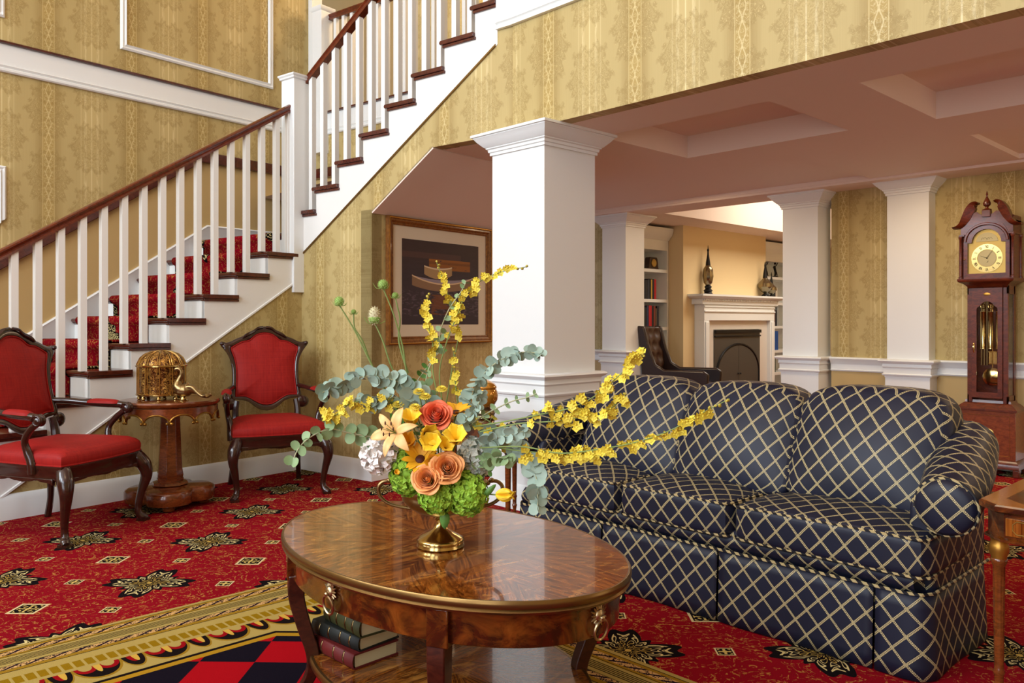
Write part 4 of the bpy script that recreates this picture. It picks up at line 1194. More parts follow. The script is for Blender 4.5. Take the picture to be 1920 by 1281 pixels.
# ================================================================ oval cocktail table
TC=Vector((-1.98,1.59,0)); TA,TB=.655,.424
ct=thing('coffee_table','oval burl wood coffee table with brass edging, lion ring pulls and a lower shelf','coffee table',tuple(TC))
def ell(k,z,n=96,a=TA,b=TB,d=0): return [((a*k+d)*cos(2*pi*i/n),(b*k+d)*sin(2*pi*i/n),z) for i in range(n)]
m=MB(); m.rings([ell(1,.496,d=-.02),ell(1,.50,d=-.006),ell(1,.516,d=-.004),ell(1,.52,d=-.006),ell(.5,.5200),ell(.01,.5200)]); m.build('table_top',M['burl'],ct,ang=8)
m=MB(); m.rings([ell(1,.484,d=-.02),ell(1,.485,d=-.004),ell(1,.492,d=.001),ell(1,.497,d=-.004),ell(1,.502,d=.002),ell(1,.514,d=.003),ell(1,.521,d=-.001),ell(1,.5215,d=-.004),ell(1,.5195,d=-.007)],cap=False); m.build('metal_edge',M['bronze'],ct,ang=50)
m=MB(); m.rings([ell(1,.395,d=-.045),ell(1,.392,d=-.038),ell(1,.396,d=-.032),ell(1,.485,d=-.03),ell(1,.49,d=-.04)]); m.build('apron',M['apron'],ct,ang=40)
for sg in ((-1,-1),(1,-1),(1,1),(-1,1)):
    ph=radians(53)
    ca,sa=cos(ph)*sg[0],sin(ph)*sg[1]
    m=MB(); a_=TA-.03;b_=TB-.03
    c=Vector((a_*ca,b_*sa,0)); nr=Vector((ca/a_,sa/b_,0)).normalized(); tg=Vector((-nr.y,nr.x,0))
    L=[]
    for z,off,w,dp in ((.485,.004,.036,.014),(.40,.004,.036,.014),(.392,.008,.038,.018),(.385,.0,.034,.03)):
        L.append([c+nr*(off+dp*.0+q*.5)+tg*r+Vector((0,0,z)) for q,r in ((.012,-w),(.012,w),(-dp*2,w),(-dp*2,-w))])
    pass
    m=MB(); m.M=Matrix.Translation(c)@Matrix.Rotation(atan2(nr.y,nr.x)-pi/2,4,'Z'); m.bb(-.030,.030,-.03,.016,.386,.484); m.build('leg_block',M['apron'],ct,bevel=.003)
    m=MB(); P=catmull([c*.965+Vector((0,0,.40)),c*.97+Vector((0,0,.33)),c*.92+Vector((0,0,.24)),c*.865+Vector((0,0,.16)),c*.86+Vector((0,0,.10)),c*.92+Vector((0,0,.04)),c*1.0+Vector((0,0,0.005))],6)
    W_=[.026,.025,.023,.021,.019,.018,.021]
    m.rings([[p+nr*(a*lerpl(W_,i/(len(P)-1)))+tg*(b*lerpl(W_,i/(len(P)-1))) for a,b in ((-1,-1),(1,-1),(1,1),(-1,1))] for i,p in enumerate(P)]); m.build('leg',M['tabledark'],ct,ang=40,bevel=.004)
ks=.825
m=MB(); m.rings([ell(ks,.12,d=-.012),ell(ks,.123,d=-.004),ell(ks,.145,d=-.004),ell(ks,.148,d=-.01),ell(.01,.148)]); sh=m.build('lower_shelf',M['burl'],ct,ang=8)
m=MB(); m.rings([ell(ks,.123,d=-.004),ell(ks,.128,d=.002),ell(ks,.142,d=.002),ell(ks,.149,d=-.002),ell(ks,.1485,d=-.01)],cap=False); m.build('shelf_edge',M['bronze'],sh,ang=50)
def lion(ph):
    a_=TA-.03;b_=TB-.03; c=Vector((a_*cos(ph),b_*sin(ph),.452)); nr=Vector((cos(ph)/a_,sin(ph)/b_,0)).normalized()
    rot=Matrix.Translation(c)@Matrix.Rotation(atan2(nr.y,nr.x)-pi/2+pi,4,'Z')
    m=MB(); m.M=rot                          # local -y points outwards
    m.ball((0,-.006,0),(.016,.012,.018),12,8); m.ball((0,-.018,-.004),(.008,.008,.007),8,6)
    for k in range(16):
        a=2*pi*k/16; L_=.026+.005*(k%2)
        m.tube([(.012*cos(a),-.006,.013*sin(a)),(L_*cos(a),-.006,L_*1.05*sin(a)+.002)],[.005,.0015],5)
    p=m.build('ring_pull',M['lionmetal'],ct,ang=70)
    m=MB(); m.M=rot; m.tube([(.024*sin(2*pi*k/24),-.014-.004*cos(2*pi*k/24),-.036+.026*cos(2*pi*k/24)) for k in range(24)],.0035,6,closed=True); m.build('ring',M['lionmetal'],p)
lion(-pi/2); lion(0.0); lion(pi); lion(pi/2)
# books on the lower shelf
def flatbook(label,loc,rz,w,d,h,cov,pg='c9b88c',grp='old books under the coffee table'):
    t=thing('book',label,'book',loc,rz,grp)
    m=MB(); m.bb(-w/2+.006,w/2-.004,-d/2+.004,d/2-.004,.004,h-.004); m.build('pages',bookm(pg),t,bevel=.001,ang=0)
    m=MB(); m.bb(-w/2,w/2,-d/2,d/2,0,.004); m.bb(-w/2,w/2,-d/2,d/2,h-.004,h)
    m.grid(lambda u,v:(-w/2-.007*sin(pi*v),-d/2+d*u,.0+h*v),2,8); m.build('cover',bookm(cov),t,ang=40,solid=.002)
    for k in (-.32,-.12,.12,.32):
        m=MB(); m.grid(lambda u,v:(-w/2-.002-.0075*sin(pi*v),k*d-.003+.006*u,.002+(h-.004)*v),1,8); m.build('spine_band',M['brassd'],t,solid=.001)
    return t
# the spines face the left front of the table
BX,BYk=-2.245,1.425
ra=radians(92)
flatbook('old red leather book at the bottom of the stack on the lower shelf',(BX,BYk,.149),ra,.165,.275,.046,'5e0f0c')
flatbook('old black leather book, middle of the stack on the lower shelf',(BX+.01,BYk+.01,.1955),ra+.06,.155,.24,.044,'141712')
flatbook('old olive green leather book on top of the stack on the lower shelf',(BX+.04,BYk+.02,.240),ra-.06,.15,.215,.05,'34340f')
# ================================================================ end tables
def legturn(m,x,y,h,r=.017,fl=True):
    pr=[(.009,0),(.012,.02),(.010,.05),(.014,.07),(.017,.075),(.012,.085),(.013,.12),(.017,.13),(.013,.14)]
    pr+=[(r*.8,.16),(r,h*.62),(r*1.0,h*.70)]
    pr+=[(r*1.35,h*.72),(r*1.35,h*.735),(r*.9,h*.745),(r*1.3,h*.76)]
    m.lathe(pr,24,c=(x,y,0),lobe=(lambda a,z:1-.10*abs(sin(6*a)) if .16<=z<=h*.70 else 1))
er=thing('end_table','inlaid wooden end table with clipped corners and reeded legs right of the sofa','end table',(-.50,3.10,0))
ex0,ex1,ey0,ey1=-.83,-.19,2.74,3.42; ch=.06
def erm():
    m=MB(); m.M=Matrix.Translation((.50,-3.10,0)); return m
def clip(x0,x1,y0,y1,c): return [(x0+c,y0),(x1-c,y0),(x1,y0+c),(x1,y1-c),(x1-c,y1),(x0+c,y1),(x0,y1-c),(x0,y0+c)]
m=erm(); m.rings([[(x,y,z) for x,y in clip(ex0+o,ex1-o,ey0+o,ey1-o,ch)] for o,z in ((.008,.625),(0,.63),(0,.645),(.004,.65))]); tt=m.build('table_top',M['apron'],er,ang=30)
m=erm(); m.rings([[(x,y,z) for x,y in clip(ex0+o,ex1-o,ey0+o,ey1-o,ch)] for o,z in ((.006,.6502),(.006,.651),(.06,.651),(.06,.6502))],cap=False); m.build('crossbanding',mat('satinwood banding','a8641f',.2,coat=.6),tt)
m=erm(); m.rings([[(x,y,z) for x,y in clip(ex0+o,ex1-o,ey0+o,ey1-o,ch)] for o,z in ((.02,.535),(.012,.538),(.012,.545),(.02,.55),(.02,.625))]); ap=m.build('apron',M['apron'],er,ang=30)
for (a,b) in ((ex0+.085,ex1-.085),):
    m=erm(); m.bb(a,b,ey0+.014,ey0+.022,.557,.612); d_=m.build('drawer',M['burl'],er,bevel=.002)
    m=erm(); P=[(a+.03,ey0+.013,.566),(b-.03,ey0+.013,.566),(b-.02,ey0+.013,.576),(b-.02,ey0+.013,.594),(b-.03,ey0+.013,.604),(a+.03,ey0+.013,.604),(a+.02,ey0+.013,.594),(a+.02,ey0+.013,.576)]; m.tube(P,.0015,4,closed=True); m.build('string_inlay',M['gold'],d_)
    m=erm(); m.ball(((a+b)/2,ey0+.006,.585),.009,10,8); m.build('knob',M['brass'],d_)
for x in (ex0+.058,ex1-.058):
    for y in (ey0+.052,ey1-.052):
        m=erm(); legturn(m,x,y,.65); l_=m.build('leg',M['pedwood'],er,ang=50)
        m=erm(); m.lathe([(.017,.468),(.022,.474),(.021,.482),(.028,.50),(.027,.52),(.022,.532),(.024,.537)],20,c=(x,y,0),lobe=lambda a,z:1+.06*sin(10*a)); m.build('gilt_capital',M['gilt'],l_,ang=70)
el=thing('end_table','dark wooden end table between the coffee table and the white column','end table',(-3.33,3.22,0))
m=MB(); m.M=Matrix.Translation((3.33,-3.22,0)); m.rings([[(x,y,z) for x,y in clip(-3.65+o,-3.11-o,2.93+o,3.50-o,.04)] for o,z in ((.008,.625),(0,.63),(0,.645),(.006,.65))]); m.build('table_top',M['apron'],el,ang=30)
m=MB(); m.M=Matrix.Translation((3.33,-3.22,0)); m.bb(-3.63,-3.13,2.95,3.48,.55,.625); m.build('apron',M['apron'],el,bevel=.003)
for x in (-3.605,-3.155):
    for y in (2.975,3.455):
        m=MB(); m.M=Matrix.Translation((3.33,-3.22,0)); legturn(m,x,y,.72); m.build('leg',M['pedwood'],el,ang=50)
# amber jar
JP=at(908,790,4.62)
t=thing('glass_jar','amber crackle glass lidded jar on the end table behind the flowers','jar',(JP.x,JP.y,.651))
m=MB(); m.lathe([(0,0),(.055,0),(.062,.008),(.058,.02),(.064,.035),(.058,.05),(.04,.058),(.035,.065)],24,lobe=lambda a,z:1+.02*sin(14*a+z*300)); m.build('foot',M['mercury'],t)
m=MB(); m.lathe([(.035,.065),(.06,.08),(.078,.11),(.08,.14),(.072,.165),(.066,.172)],28); m.build('body',M['amber'],t)
m=MB(); m.lathe([(.07,.172),(.073,.178),(.07,.186),(.06,.20),(.035,.215),(.015,.222),(.012,.235),(.022,.25),(.018,.265),(0,.272)],28); m.build('lid',M['amber'],t)
# ================================================================ grandfather clock
gc=thing('grandfather_clock','tall mahogany longcase clock with swan-neck top, brass dial and pendulum','clock',(-2.06,7.24,0))
X0=0
def G(name,mt,fn,par=None,**k):
    m=MB(); fn(m); return m.build(name,M[mt],par or gc,**k)
D0,D1=-.12,.13       # depth, front at -.12
hb=.205
G('base','clockinlay',lambda m:m.bb(-hb,hb,D0,D1,.12,.50),bevel=.003)
G('base_inlay','gold',lambda m:[m.ball((0,D0-.001,.33),(.055,.003,.036),20,8)],None)
G('inlay_border','gilt',lambda m:[m.tube([(-.165,D0-.001,.155),(.165,D0-.001,.155),(.165,D0-.001,.465),(-.165,D0-.001,.465)],.0015,4,closed=True)])
G('plinth','clockwood',lambda m:m.sq([(.0,.06),(.03,.06),(.03,.09),(.02,.105),(.008,.12),(0,.125)],hb,.125,(0,.005,0)))
for x in (-1,1):
    G('bracket_foot','clockwood',lambda m:[m.bb(x*.235-.045*(x>0)-.0*(x<0),x*.235+.045*(x<0),D0-.025,D0+.03,0,.06)],bevel=.006)
    G('bracket_foot','clockwood',lambda m:[m.bb(x*.235-.045*(x>0),x*.235+.045*(x<0),D1-.03,D1+.02,0,.06)],bevel=.006)
G('waist_moulding','clockwood',lambda m:m.sq([(.0,.50),(.012,.50),(.012,.515),(0,.525),(-.02,.545),(-.04,.56),(-.045,.58),(-.055,.58)],hb,.125,(0,.005,0)))
wb=.145; WF=-.085
# trunk frame: stiles, rails, back, sides with glass
G('trunk_back','clockwood',lambda m:m.bb(-wb,wb,.10,.115,.56,1.50),ang=0)
for s in (-1,1):
    G('trunk_stile','clockwood',lambda m:[m.bb(min(s*wb,s*(wb-.035)),max(s*wb,s*(wb-.035)),WF,WF+.03,.56,1.50),m.bb(min(s*wb,s*(wb-.012)),max(s*wb,s*(wb-.012)),.07,.10,.56,1.50),m.bb(min(s*wb,s*(wb-.012)),max(s*wb,s*(wb-.012)),WF,.10,.56,.62),m.bb(min(s*wb,s*(wb-.012)),max(s*wb,s*(wb-.012)),WF,.10,1.42,1.50)],bevel=.002)
    G('side_glass','glass',lambda m:m.bb(s*(wb-.006)-.002,s*(wb-.006)+.002,WF+.03,.07,.62,1.42),ang=0)
# door
Dr=G('trunk_door','clockwood',lambda m:[m.bb(-.108,-.075,WF-.012,WF,.60,1.47),m.bb(.075,.108,WF-.012,WF,.60,1.47),m.bb(-.075,.075,WF-.012,WF,.60,.645),
   m.prism([(-.075,1.47),(-.075,1.30),(-.07,1.315),(-.055,1.325),(-.04,1.345),(-.02,1.36),(0,1.365),(.02,1.36),(.04,1.345),(.055,1.325),(.07,1.315),(.075,1.30),(.075,1.47)],WF-.012,WF,axis='y')],ang=0)
G('door_glass','glass',lambda m:m.bb(-.075,.075,WF-.008,WF-.004,.645,1.37),Dr,ang=0)
G('door_inlay','gilt',lambda m:m.ball((0,WF-.012,1.42),(.026,.002,.012),16,6),Dr)
G('door_handle','brass',lambda m:[m.tube([(-.093,WF-.014,.96),(-.093,WF-.026,.985),(-.093,WF-.026,1.01),(-.093,WF-.014,1.03)],.006,6),m.ball((-.093,WF-.014,1.0),(.006,.003,.035),8,8)],Dr)
for i,x in enumerate((-.055,0,.055)):
    w=G('weight','brass',lambda m:[m.lathe([(0,0),(.021,0),(.021,.006),(.019,.01),(.019,.29),(.021,.294),(.021,.30),(0,.302)],20,c=(x,.0,.985))])
    G('pulley','brass',lambda m:[m.tube([(x+.018*cos(2*pi*k/16),0,1.325+.018*sin(2*pi*k/16)) for k in range(16)],.003,5,closed=True),m.tube([(x-.018,0,1.325),(x+.018,0,1.325)],.002,4),m.tube([(x,0,1.29),(x,0,1.343)],.002,4)],w)
    G('cable','brassd',lambda m:[m.tube([(x+.018,0,1.325),(x+.018,0,1.5)],.0012,4),m.tube([(x-.018,0,1.325),(x-.018,0,1.5)],.0012,4)],w)
pn=G('pendulum','brass',lambda m:[m.bb(-.004,.004,.045,.049,.79,1.45)]+[m.tube([(q,.047,.87),(q,.047,.96)],.002,4) for q in (-.024,-.016,-.008,.008,.016,.024)]+[m.bb(-.03,.03,.044,.05,.86,.87),m.bb(-.03,.03,.044,.05,.955,.965)])
def bob(m):
    m.M=Matrix.Translation((0,.045,.76))@Matrix.Rotation(pi/2,4,'X'); m.lathe([(.0,-.012),(.05,-.01),(.072,0),(.05,.010),(0,.013)],32)
G('pendulum_bob','brass',bob,pn)
G('chime_tubes','brassd',lambda m:[m.tube([(q,.085,.85),(q,.085,1.45)],.006,8) for q in (-.09,-.07,-.05,.05,.07,.09)])
# hood
G('hood_moulding','clockwood',lambda m:m.sq([(-.01,1.47),(.0,1.485),(.02,1.505),(.05,1.52),(.055,1.53),(.055,1.545),(.02,1.545)],wb,.1,(0,.005,0)))
hw=.185;HF=-.115
G('hood_body','clockwood',lambda m:[m.bb(-hw,-hw+.02,HF+.03,.11,1.545,2.0),m.bb(hw-.02,hw,HF+.03,.11,1.545,2.0),m.bb(-hw,hw,.10,.115,1.545,2.0),m.bb(-hw,hw,HF+.03,.11,1.98,2.0)],bevel=.002)
# hood door front with arched opening
def hooddoor(m):
    n=16; ax=.135; r=.105
    top=[(r*cos(pi*i/n),1.83+r*sin(pi*i/n)) for i in range(n+1)]
    inner=[(ax,1.585),(ax,1.83)]+top+[(-ax,1.83),(-ax,1.585)]
    outer=[(hw-.022,1.545),(hw-.022,1.83)]+[( (hw-.022)*cos(pi*i/n) if 0<i<n else (hw-.022)*(1 if i==0 else -1),1.83+.155*min(1,sin(pi*i/n)*1.3)) for i in range(n+1)]+[(-hw+.022,1.83),(-hw+.022,1.545)]
    A=[(x,HF,z) for x,z in inner]; B=[(x,HF,z) for x,z in outer]
    A2=[(x,HF+.02,z) for x,z in inner]; B2=[(x,HF+.02,z) for x,z in outer]
    m.rings([A,B,B2,A2],closed=True,cap=False)
hd=G('hood_door','clockwood',hooddoor,None,ang=40)
G('door_knob','brass',lambda m:m.ball((-.155,HF-.005,1.70),.006,8,6),hd)
G('hood_arch','clockwood',lambda m:[m.tube([( .15*cos(pi*i/20),HF-.004,1.84+.135*sin(pi*i/20)) for i in range(21)],.011,6)],None)
for s in (-1,1):
    G('hood_column','clockwood',lambda m:m.lathe([(.016,1.545),(.016,1.56),(.011,1.565),(.0115,1.70),(.010,1.86),(.016,1.87),(.016,1.885)],14,c=(s*(hw-.0),HF+.0,0)))
    G('hood_column','clockwood',lambda m:m.lathe([(.016,1.545),(.016,1.56),(.011,1.565),(.0115,1.70),(.010,1.86),(.016,1.87),(.016,1.885)],14,c=(s*(hw+.0),.09,0)))
G('hood_cornice','clockwood',lambda m:[m.bb(-hw-.01,-hw+.03,HF-.01,.115,1.885,1.90),m.bb(hw-.03,hw+.01,HF-.01,.115,1.885,1.90)],bevel=.002)
# tympanum and swan necks
def tym(m):
    pts=[(-hw-.0,1.90),(hw,1.90),(hw+.0,1.985),(.12,2.06),(.07,2.075),(.045,2.055),(.03,2.05),(-.03,2.05),(-.045,2.055),(-.07,2.075),(-.12,2.06),(-hw,1.985)]
    n=16; arc=[(.105*cos(pi*i/n),1.90+.055*sin(pi*i/n)) for i in range(n+1)]
    m.prism([(-hw,1.90)]+arc[::-1]+[(hw,1.90)]+pts[2:],HF+.005,HF+.03,axis='y')
G('tympanum','clockwood',tym,None,ang=0)
G('hood_roof','clockwood',lambda m:m.bb(-hw,hw,HF+.03,.11,1.98,2.035),bevel=.004)
for s in (-1,1):
    def neck(m):
        C=catmull([(s*.245,1.965),(s*.215,1.972),(s*.185,2.0),(s*.165,2.05),(s*.14,2.11),(s*.105,2.15),(s*.065,2.155),(s*.05,2.15)] and [(s*.245,1.965,0),(s*.215,1.972,0),(s*.190,1.995,0),(s*.170,2.045,0),(s*.145,2.105,0),(s*.11,2.148,0),(s*.075,2.158,0),(s*.055,2.148,0)],5)
        W=[.010,.018,.028,.040,.044,.036,.020,.010]
        L=[]
        for i,p in enumerate(C):
            q=C[min(i+1,len(C)-1)]-C[max(i-1,0)]; q.normalize(); nn=Vector((-q.y,q.x,0))*(1 if s<0 else -1)
            w=lerpl(W,i/(len(C)-1))
            a=p; b=p+nn*(-w*1.5)
            if b.y<1.95: b.y=1.95
            L.append([(a.x,HF-.025,a.y),(a.x,HF+.05,a.y),(b.x,HF+.05,b.y),(b.x,HF+.0,b.y),((a.x+b.x)/2,HF-.012,(a.y+b.y)/2)])
        m.rings(L)
    G('swan_neck','clockwood',neck,None,ang=60)
G('finial_block','clockwood',lambda m:m.bb(-.03,.03,HF-.008,HF+.045,2.03,2.085),bevel=.003)
G('finial','clockwood',lambda m:m.lathe([(.032,2.085),(.034,2.09),(.012,2.10),(.010,2.108),(.026,2.125),(.028,2.14),(.018,2.165),(.008,2.185),(.006,2.20),(.009,2.207),(.002,2.235)],18,c=(0,HF+.02,0)))
# dial
G('dial_plate','gold',lambda m:[m.bb(-.135,.135,HF+.022,HF+.026,1.58,1.835),m.prism([(.108*cos(pi*i/18),1.835+.11*sin(pi*i/18)) for i in range(19)],HF+.022,HF+.026,axis='y')],None,ang=0)
dz=1.705
dd=G('chapter_ring','brass',lambda m:m.rings([[(r*cos(2*pi*i/48),y,dz+r*sin(2*pi*i/48)) for i in range(48)] for r,y in ((.112,HF+.021),(.112,HF+.018),(.07,HF+.018),(.07,HF+.021))],closed=True,cap=False))
def numerals(m):
    NUM=['XII','I','II','III','IV','V','VI','VII','VIII','IX','X','XI']
    for h,s in enumerate(NUM):
        a=pi/2-h*pi/6; c=Vector((.091*cos(a),0,dz+.091*sin(a))); up=Vector((cos(a),0,sin(a))); rt=Vector((sin(a),0,-cos(a)))
        wd={'I':.005,'V':.012,'X':.012}; tot=sum(wd[q] for q in s); x=-tot/2
        def st(p,q,w=.0012): m.tube([c+rt*p[0]+up*p[1]+Vector((0,HF+.0165,0)),c+rt*q[0]+up*q[1]+Vector((0,HF+.0165,0))],w,4)
        for q in s:
            w=wd[q]; 
            if q=='I': st((x+w/2,-.011),(x+w/2,.011),.0014)
            elif q=='V': st((x+.001,.011),(x+w/2,-.011),.0016); st((x+w-.001,.011),(x+w/2,-.011),.0009)
            else: st((x+.001,.011),(x+w-.001,-.011),.0016); st((x+w-.001,.011),(x+.001,-.011),.0009)
            x+=w
G('numerals','irond',numerals,dd)
G('dial_centre','brassd',lambda m:m.prism([(.066*cos(2*pi*i/32),dz+.066*sin(2*pi*i/32)) for i in range(32)],HF+.019,HF+.0215,axis='y'),None)
G('clock_hands','irond',lambda m:[m.tube([(0,HF+.012,dz),(-.045,HF+.012,dz+.02)],[.002,.003,.001],5),m.tube([(0,HF+.010,dz),(.045,HF+.010,dz+.068)],[.0015,.0022,.0008],5),m.ball((0,HF+.011,dz),.005,8,6),m.tube([(0,HF+.014,dz-.035),(.010,HF+.014,dz-.022)],[.001],4)])
G('moon_dial','brassd',lambda m:[m.prism([(.078*cos(pi*i/16),1.838+.07*sin(pi*i/16)) for i in range(17)],HF+.018,HF+.021,axis='y')],None,ang=0)
G('moon_engraving','irond',lambda m:[m.tube(catmull([(-.04+.02*k,HF+.017,1.85+.015*(k%2)),(-.03+.02*k,HF+.017,1.868),(-.02+.02*k,HF+.017,1.855)],3),.0008,4) for k in range(4)]+[m.tube([(.094*cos(a),HF+.021,1.838+.095*sin(a)),(.101*cos(a),HF+.021,1.838+.102*sin(a))],.0012,4) for a in [pi*k/12 for k in range(1,12)]])
# ================================================================ urn and flowers
rnd=random.Random(11)
UB=at(826,1024,2.466); UB=Vector((UB.x,UB.y,.5205))
urn=thing('pedestal_urn','brass footed urn with two loop handles holding the flowers on the coffee table','urn',tuple(UB),TH)
m=MB(); 
bead=lambda a,z:1+(.018*abs(sin(28*a)) if .012<z<.024 else 0)
m.lathe([(.0,0),(.069,0),(.072,.003),(.070,.010),(.069,.013),(.071,.018),(.069,.0235),(.064,.027),(.058,.031),(.040,.040),(.024,.052),(.015,.064),(.012,.074),(.014,.079),(.019,.083),(.014,.088),(.013,.092),(.02,.098)],112,lobe=bead); m.build('foot',M['brass'],urn,ang=50)
m=MB(); m.lathe([(.015,.094),(.04,.097),(.075,.108),(.10,.125),(.116,.145),(.120,.165),(.118,.178),(.123,.184),(.119,.187),(.113,.18),(.112,.15),(.08,.12),(.0,.105)],48); m.build('bowl',M['brassd'],urn,ang=50)
for s in (-1,1):
    m=MB(); m.tube(catmull([(s*.085,0,.113),(s*.12,0,.118),(s*.16,0,.130),(s*.184,0,.152),(s*.188,0,.178),(s*.175,0,.194),(s*.155,0,.197),(s*.135,0,.188),(s*.12,0,.172)],6),[.005,.0055,.006,.0055,.0055],8)
    for k in range(3): m.ball((s*(.155-.012*k),0,.199-.008*k),(.009,.010,.008),8,6)
    m.build('handle',M['brassd'],urn,ang=60)
G1='flowers and foliage arranged in the brass urn'
def V3(L): return [at(*p) for p in L]
def fthing(name,label,cat,loc,grp=G1):
    t=thing(name,label,cat,tuple(loc),0,grp); return t
def LM(loc):
    m=MB(); m.M=Matrix.Translation(-Vector(loc)); return m
def frame_to(n,up=Vector((0,0,1))):
    n=Vector(n).normalized(); x=up.cross(n)
    if x.length<1e-4: x=Vector((1,0,0))
    x.normalize(); y=n.cross(x); return Matrix((x,y,n)).transposed()
CAMD=Vector((-Fv[0],-Fv[1],0))            # from the flowers to where people sit
def rdir(r,spread=1.0,base=None):
    b=(base or CAMD); return (b+Vector((r.uniform(-1,1),r.uniform(-1,1),r.uniform(-1,1)))*spread).normalized()
def leaf_into(m,c,n,r,asp=1.0,tip=0.0,cup=.12,dirn=None):
    n=Vector(n).normalized()
    d=Vector(dirn) if dirn is not None else n.orthogonal(); d=(d-n*d.dot(n))
    if d.length<1e-4: d=n.orthogonal()
    d.normalize(); e=n.cross(d); K=12
    ring=[]
    for k in range(K):
        a=2*pi*k/K; rr=1+tip*max(0,cos(a))**3
        ring.append(c+d*(r*rr*cos(a)+r*.8)+e*(r*asp*sin(a))+n*(r*cup*(cos(2*a)*.5+.5)))
    c0=m.vert(c+d*(r*.8)-n*(r*cup*.3)); ids=[m.vert(p) for p in ring]
    for k in range(K): m.face([c0,ids[k],ids[(k+1)%K]])
def eucalyptus(label,path,n,size,mt='euc',stemr=.0016,spread=.9,asp=1.0,seed=1,name='eucalyptus_branch',tipf=.55,root=True):
    r=random.Random(seed); P=catmull(V3(path),8)
    t=fthing(name,label,'foliage',P[0])
    m=LM(P[0]); m.tube(P,[stemr*1.5,stemr],6); m.build('stem',M['stemb'],t)
    m=LM(P[0])
    for i in range(n):
        f=(i+.5)/n; k=min(int(f*(len(P)-1)),len(P)-2); p=P[k].lerp(P[k+1],f*(len(P)-1)-k); d=(P[k+1]-P[k]).normalized()
        s=size*(1-(1-tipf)*f)*r.uniform(.85,1.12)
        side=d.cross(CAMD).normalized()
        for sg in (-1,1):
            o=(side*sg+Vector((r.uniform(-.5,.5),r.uniform(-.5,.5),r.uniform(-.5,.5)))+d*.35).normalized()
            nn=rdir(r,spread)
            leaf_into(m,p,nn,s,asp,.05,.15,o)
    m.build('leaves',M[mt],t,ang=60)
    return t
eucalyptus('blue grey eucalyptus spray arching out to the upper left of the urn',[(815,770,2.45),(775,735,2.44),(735,712,2.42),(685,706,2.40),(640,722,2.38),(600,738,2.36)],22,.0225,seed=2,tipf=.75)
eucalyptus('dense silvery eucalyptus cluster left of the red rose, above the lily',[(810,775,2.42),(770,752,2.38),(730,745,2.36),(700,760,2.34),(672,748,2.33)],14,.023,seed=3)
eucalyptus('long thin eucalyptus spray trailing low over the right armchair leg',[(740,822,2.40),(712,820,2.36),(688,818,2.34),(655,812,2.32),(622,805,2.30),(590,815,2.28),(562,838,2.26),(546,872,2.25)],11,.019,'eucg',seed=4,spread=.6,tipf=.8)
eucalyptus('eucalyptus spray curling up and over to the right in front of the white column',[(868,800,2.50),(878,762,2.48),(893,722,2.46),(918,690,2.45),(950,670,2.44),(985,660,2.43),(1015,665,2.42)],22,.0205,seed=5,tipf=.65)
eucalyptus('small-leaved eucalyptus sprig reaching right across the white column',[(880,800,2.40),(905,780,2.36),(935,764,2.33),(962,752,2.31),(990,745,2.29),(1006,738,2.28)],7,.0125,'eucg',seed=6,asp=.6,spread=.5)
eucalyptus('broad eucalyptus spray hanging down over the right edge of the table',[(900,815,2.40),(935,822,2.36),(965,838,2.33),(990,862,2.31),(1005,895,2.29),(1008,925,2.28),(1008,955,2.27)],15,.0215,seed=7,spread=.7,tipf=.85)
eucalyptus('green eucalyptus spray in the heart of the right side beside the hydrangea',[(880,850,2.40),(905,835,2.34),(930,822,2.31),(958,815,2.30),(985,808,2.29)],13,.020,seed=8)
eucalyptus('grey eucalyptus tuft directly right of the coral rose',[(850,815,2.40),(868,795,2.36),(885,775,2.34),(900,752,2.33),(905,735,2.33)],14,.017,seed=31)
eucalyptus('low green eucalyptus tuft between the grey hydrangea and the sofa',[(890,880,2.36),(915,862,2.32),(940,858,2.30),(962,868,2.29)],11,.019,'eucg',seed=32)
eucalyptus('long-leaved green sprig behind the lily',[(800,830,2.45),(770,790,2.44),(745,785,2.43),(722,800,2.42)],10,.017,'leaf',seed=33,asp=.6)
eucalyptus('upright eucalyptus stem rising in front of the boat picture',[(828,770,2.52),(800,735,2.52),(803,695,2.53),(822,655,2.54),(826,620,2.55),(842,580,2.56),(866,545,2.57),(874,528,2.57)],13,.0165,'eucg',seed=9,asp=.75,tipf=.6)
eucalyptus('dark green leafy stem behind the yellow flowers',[(830,800,2.56),(800,760,2.57),(780,725,2.58),(800,690,2.58),(832,650,2.58)],10,.019,'leaf',seed=10,asp=.6,spread=.6)
eucalyptus('fine dark green filler foliage behind the yellow buttons',[(800,810,2.52),(770,790,2.50),(745,770,2.49),(735,750,2.48)],22,.008,'leafd',seed=12,asp=.4,spread=1.2)
eucalyptus('dark leaf sprig under the grey hydrangea',[(870,900,2.40),(885,885,2.37),(905,880,2.36),(920,885,2.35)],6,.017,'leaf',seed=13,asp=.7)
# ---- orchids
om=MB()
def petal_quad(m,c,d,n,l,w,cup=.2):
    d=Vector(d).normalized(); n=Vector(n).normalized(); e=n.cross(d)
    P=[c,c+d*l*.5+e*w+n*l*cup,c+d*l+n*l*cup*.2,c+d*l*.5-e*w+n*l*cup]
    ids=[m.vert(p) for p in P]; q=m.vert(c+d*l*.5-n*l*cup*.2)
    for k in range(4): m.face([q,ids[k],ids[(k+1)%4]])
for k in range(5):
    a=pi/2+2*pi*k/5
    petal_quad(om,Vector((0,0,0)),(cos(a),sin(a),.25),(0,0,1),.0115,.0045)
for a in (-.5,.5):
    petal_quad(om,Vector((0,0,.001)),(sin(a),-cos(a),.1),(0,0,1),.019,.010,.12)
petal_quad(om,Vector((0,0,.001)),(0,-1,.1),(0,0,1),.015,.007,.1)
om.ball((0,0,.003),.0028,6,4)
orchid_proto=om.build('blossom',M['orch'],None,ang=60); omesh=orchid_proto.data; bpy.data.objects.remove(orchid_proto)
